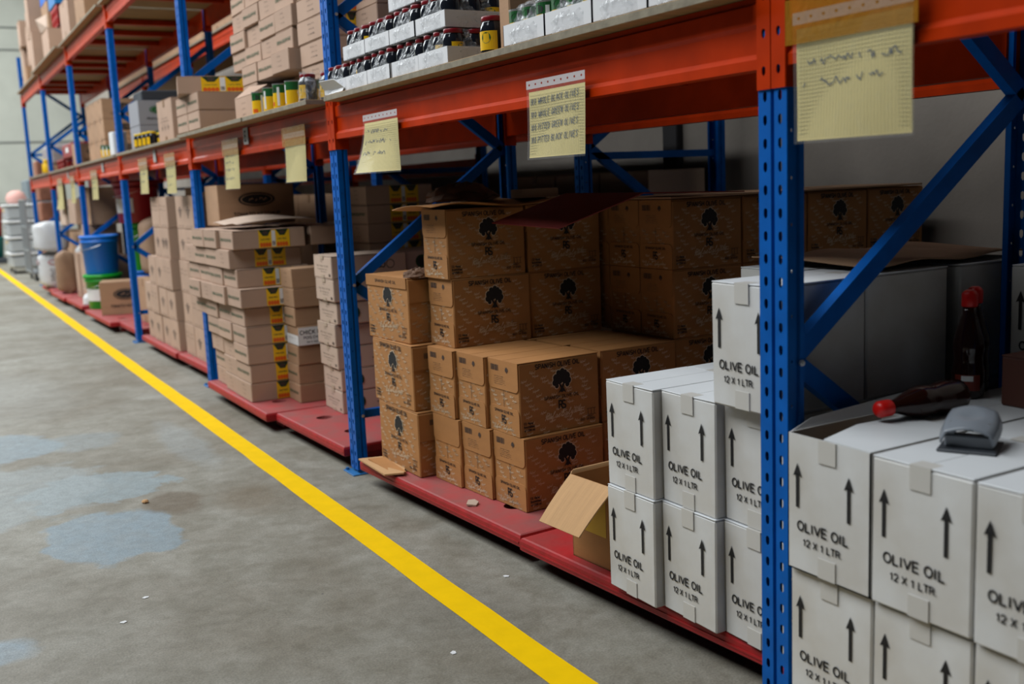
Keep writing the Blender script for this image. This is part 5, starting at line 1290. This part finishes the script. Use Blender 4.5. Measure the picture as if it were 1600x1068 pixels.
def sack(x, y, z, w, d, h, m_, label, rz=0, prints=None, seed=1, lean=0):
    r = random.Random(seed); k = MB(); n = 28; rows = 16; v = []
    for j in range(rows+1):
        s = j/rows; pinch = min(1, (s/.1)**.4 if s < .1 else 1)*(1 if s < .85 else max(.25, 1-((s-.85)/.15)**2*.75))
        bul = 1+.07*math.sin(s*PI)
        for i in range(n):
            an = 2*PI*i/n; ca, sa = math.cos(an), math.sin(an); q = (abs(ca)**4+abs(sa)**4)**(-.25)
            wob = 1+.03*math.sin(5*an+7*s)+r.uniform(-.012, .012)
            v.append((d/2*q*ca*pinch*bul*wob+lean*s, w/2*q*sa*bul*wob*(.85+.15*pinch), h*s))
    k.add(v, [(j*n+i, j*n+(i+1) % n, (j+1)*n+(i+1) % n, (j+1)*n+i) for j in range(rows) for i in range(n)]+[tuple(rows*n+i for i in range(n)), tuple(range(n-1, -1, -1))], 0)
    mats = [m_, ink_soft, mat('sack_red', rgb(190, 40, 50), .5)]
    o = lnk('sack', k.mesh('sack', mats, True), None, (x, y, z), rz); tag(o, label, 'sack', 'filled sacks')
    if prints:
        q = MB(); oo = (-d/2*1.09-.004, w/2, 0); u = (0, -1, 0); vv_ = (0, 0, 1)
        disc(q, oo, u, vv_, w*.5, h*.72, w*.26, 1, 20, h*.06); disc(q, off(oo, (-1, 0, 0), .001), u, vv_, w*.5, h*.72, w*.2, 2, 20, h*.04)
        for a in range(5): scribble(q, planef(oo, u, vv_), w*.3, h*(.5-.07*a), w*.4, h*.035, .006, 0, r)
        oo = (-d/2, -w/2*1.10-.006, 0); u = (1, 0, 0); w2 = d
        disc(q, oo, u, vv_, w2*.5, h*.72, w2*.30, 1, 20, h*.07); disc(q, off(oo, (0, -1, 0), .001), u, vv_, w2*.5, h*.72, w2*.26, 2, 20, h*.05)
        for a in range(5): scribble(q, planef(oo, u, vv_), w2*.25, h*(.5-.07*a), w2*.5, h*.035, .009, 0, r)
        lnk('printed_panel', q.mesh('printed_panel', [ink, mats[2], sack_wh]), o)
    return o
sack(.42, 8.72, .532, .55, .34, .58, sack_br, 'bulging brown paper sack behind the fourth upright', 0, None, 2)
put('bigbrown', .2, 8.35, PZ, 'large brown carton under the bulging paper sack', 'shadowed cartons in the fourth bay')
Fg = 'brown cartons of the fifth bay'
for k, (xf, yn, z, kd) in enumerate([(.05, 10.85, PZ, 'slimtall'), (.05, 11.2, PZ, 'slimtall'), (.06, 11.55, PZ, 'slimtall'), (.05, 11.0, PZ+.55, 'plaintall'), (.08, 11.4, PZ+.55, 'plaintall'), (.10, 11.75, PZ+.55, 'plaintall'), (.02, 11.48, 1.022, 'medlow'), (.10, 10.85, 1.02, 'bigbrown'), (.05, 11.95, PZ, 'slimtall')]):
    put(kd, xf, yn, z, f'upright brown carton left of the buckets, {["front right","front middle","front left","middle right","middle centre","middle left","top left","top right","leftmost low"][k]}', Fg)
sack(.02, 12.93, PZ, .34, .24, .55, sack_br, 'brown paper sack standing before the fifth upright', 0, None, 3)
m = MB(); m.cbox(0, .04, 0, .5, 0, .5, .005); o = lnk('leaning_cardboard', m.mesh('leaning_cardboard', [kraft_p]), None, (.0, 12.3, 1.0)); tag(o, 'pale cardboard panel leaning under the far beam', 'cardboard')
for k in range(3):
    for q in range(2): put('bigbrown', .35, 13.56+.63*k, PZ+.42*q-.11, f'orange-brown carton in the farthest bay, {["right","middle","left"][k]} {["lower","upper"][q]}', Fg)
sack(.02, 14.2, PZ, .5, .40, .50, sack_wh, 'white printed sack with red oval, lower one', 0, True, 4)
sack(.0, 14.15, PZ+.50, .62, .42, .42, sack_wh, 'white sack slumped on top of the printed sack', 0, None, 5)
sack(.32, 13.22, PZ, .25, .25, .62, sack_wh, 'crumpled grey-white sack right of the printed one', 0, None, 6)
m = MB(); m.lathe([(.05, 0), (.06, .01), (.055, .08), (.03, .12), (0, .13)], n=10); o = lnk('plastic_bag', m.mesh('plastic_bag', [white_pl]), None, (.0, 11.0, PZ)); tag(o, 'small white plastic bag on the pallet before the green bucket', 'bag')
o = put('bigbrown', .25, 16.4, 0, 'brown crate-like carton behind the cage trolley', Fg)
put('bigbrown', .25, 16.4, .42, 'orange carton behind the cage trolley, upper', Fg)
# cage trolley and drawer tower and tubs
def cage():
    t = empty('cage_trolley', (-.02, 17.3, 0)); tag(t, 'grey metal cage trolley at the far end of the rack', 'trolley')
    w, d, h = 1.0, .6, 1.35; m = MB()
    for x in (0, d):
        for y in (0, w): m.tube([(x, y, .1), (x, y, h)], .016, 8)
    for z in (.14, .5, .9, h):
        for x in (0, d): m.tube([(x, 0, z), (x, w, z)], .013, 6)
        for y in (0, w): m.tube([(0, y, z), (d, y, z)], .013, 6)
    for i in range(1, 9): m.tube([(0, w*i/9, .14), (0, w*i/9, h)], .006, 5); m.tube([(d*i/9, 0, .14), (d*i/9, 0, h)], .006, 5)
    lnk('cage_frame', m.mesh('cage_frame', [clear_st]), t)
    m = MB(); m.box(0, d, 0, w, .12, .15); lnk('base_deck', m.mesh('base_deck', [clear_st]), t)
    for x in (.06, d-.06):
        for y in (.08, w-.08): m = MB(); m.tube([(x-.02, y, .06), (x+.02, y, .06)], .06, 14); lnk('caster_wheel', m.mesh('caster_wheel', [grey_dk]), t)
cage()
def tower():
    t = empty('drawer_tower', (-.16, 19.6, 0)); tag(t, 'tall stack of clear plastic drawers on wheels, far end', 'drawer tower')
    w, d = 1.0, .5
    for k in range(4):
        z = .1+.30*k; m = MB(); m.cbox(0, d, 0, w, z, z+.24, .04); o = lnk('drawer', m.mesh('drawer', [drawer_pl]), t)
        q = MB(); q.cbox(-.02, d, -.03, w+.03, z+.245, z+.29, .015); lnk('drawer_rail', q.mesh('drawer_rail', [white_pl]), t)
        q = MB(); q.cbox(-.012, 0, w*.4, w*.6, z+.16, z+.20, .003); lnk('handle', q.mesh('handle', [yellow_pl if k in (1, 3) else grey_pl]), o)
    for y in (.1, w-.1): m = MB(); m.tube([(.03, y, .04), (.07, y, .04)], .04, 12); lnk('caster_wheel', m.mesh('caster_wheel', [grey_dk]), t)
tower()
for k, (y, c, nm) in enumerate([(19.8, 'peach', 'left'), (20.15, 'rose', 'middle'), (20.5, 'peach', 'right')]):
    m = MB(); m.lathe([(0, 0), (.13, .02), (.16, .10), (.12, .2), (.04, .25), (0, .25)], n=12); o = lnk('plush_bundle', m.mesh('plush_bundle', [mat('pink_wrap', rgb(222, 170, 160), .8)], True), None, (.08, y, 1.29)); tag(o, f'pale pink soft bundle on the drawer tower, {nm}', 'bundle', 'pink bundles on the drawer tower')
m = MB(); m.cbox(0, .4, 0, 1.2, 0, 1.75, .02, 0); o = lnk('grey_cabinet', m.mesh('grey_cabinet', [mat('grey_panel', rgb(120, 132, 140), .5)]), None, (.35, 20.8, 0)); tag(o, 'grey panelled cabinet behind the drawer tower', 'cabinet')
m = MB()
for k in range(6): m.cbox(0, .3, 0, .5, .33*k, .33*k+.31, .02)
o = lnk('crate_column', m.mesh('crate_column', [mat('rust_orange', rgb(170, 110, 84), .7, 0, .4, 8)]), None, (.15, 16.6, 0)); tag(o, 'orange-brown striped column of crates at rack end', 'crates')
m = MB(); m.lathe([(.30, 0), (.34, .4), (.38, .42), (.38, .46), (.3, .46), (0, .46)], n=24); o = lnk('teal_tub', m.mesh('teal_tub', [teal], True), None, (-.28, 24.3, .12)); tag(o, 'teal round tub on the floor at far left', 'tub')
m = MB(); m.lathe([(.34, 0), (.38, .5), (.42, .52), (.42, .62), (.3, .68), (0, .68)], n=24); o = lnk('red_bin', m.mesh('red_bin', [red_cr], True), None, (-.30, 24.3, .585)); tag(o, 'red round bin above the teal tub', 'bin')
m = MB(); m.cbox(-.35, .35, -.35, .35, 0, .12, .02); o = lnk('low_plinth', m.mesh('low_plinth', [grey_dk]), None, (-.28, 24.3, 0)); tag(o, 'dark low base under the teal tub', 'plinth')

# ------------------------------------------------------------------ rear row goods (mostly in shade)
Rg = 'shadowed cartons of the rear rack row'
kind('pale', .46, .40, .30, kraft_p, None, (), tape_k)
for ci in range(5):
    for k in range(5):
        put('plain', 1.42, 2.80+.36*ci, .0+.24*k, f'shadowed kraft carton on the rear row floor, column {["one","two","three","four","five"][ci]} from the near side, {LV(k,5)}', Rg)
for ci in range(3):
    for k in range(4): 
        if k > 1: put('pale', 1.86, 2.85+.48*ci, .0+.34*k, f'pale carton by the side wall, {["near","middle","far"][ci]} column, {["third","top"][k-2]} layer', 'pale cartons before the side wall')
for ci in range(3):
    for k in range(2): put('pale', 1.86, 2.85+.48*ci, .0+.34*k, f'pale carton by the side wall, {["near","middle","far"][ci]} column, {["bottom","second"][k]} layer', 'pale cartons before the side wall')
for ci in range(4):
    for k in range(3): put('bigbrown', 1.36, 5.5+.61*ci, .42*k, f'big kraft carton behind the third bay, column {["one","two","three","four"][ci]}, {["bottom","middle","top"][k]}', Rg)
for a in LATE: put(*a)
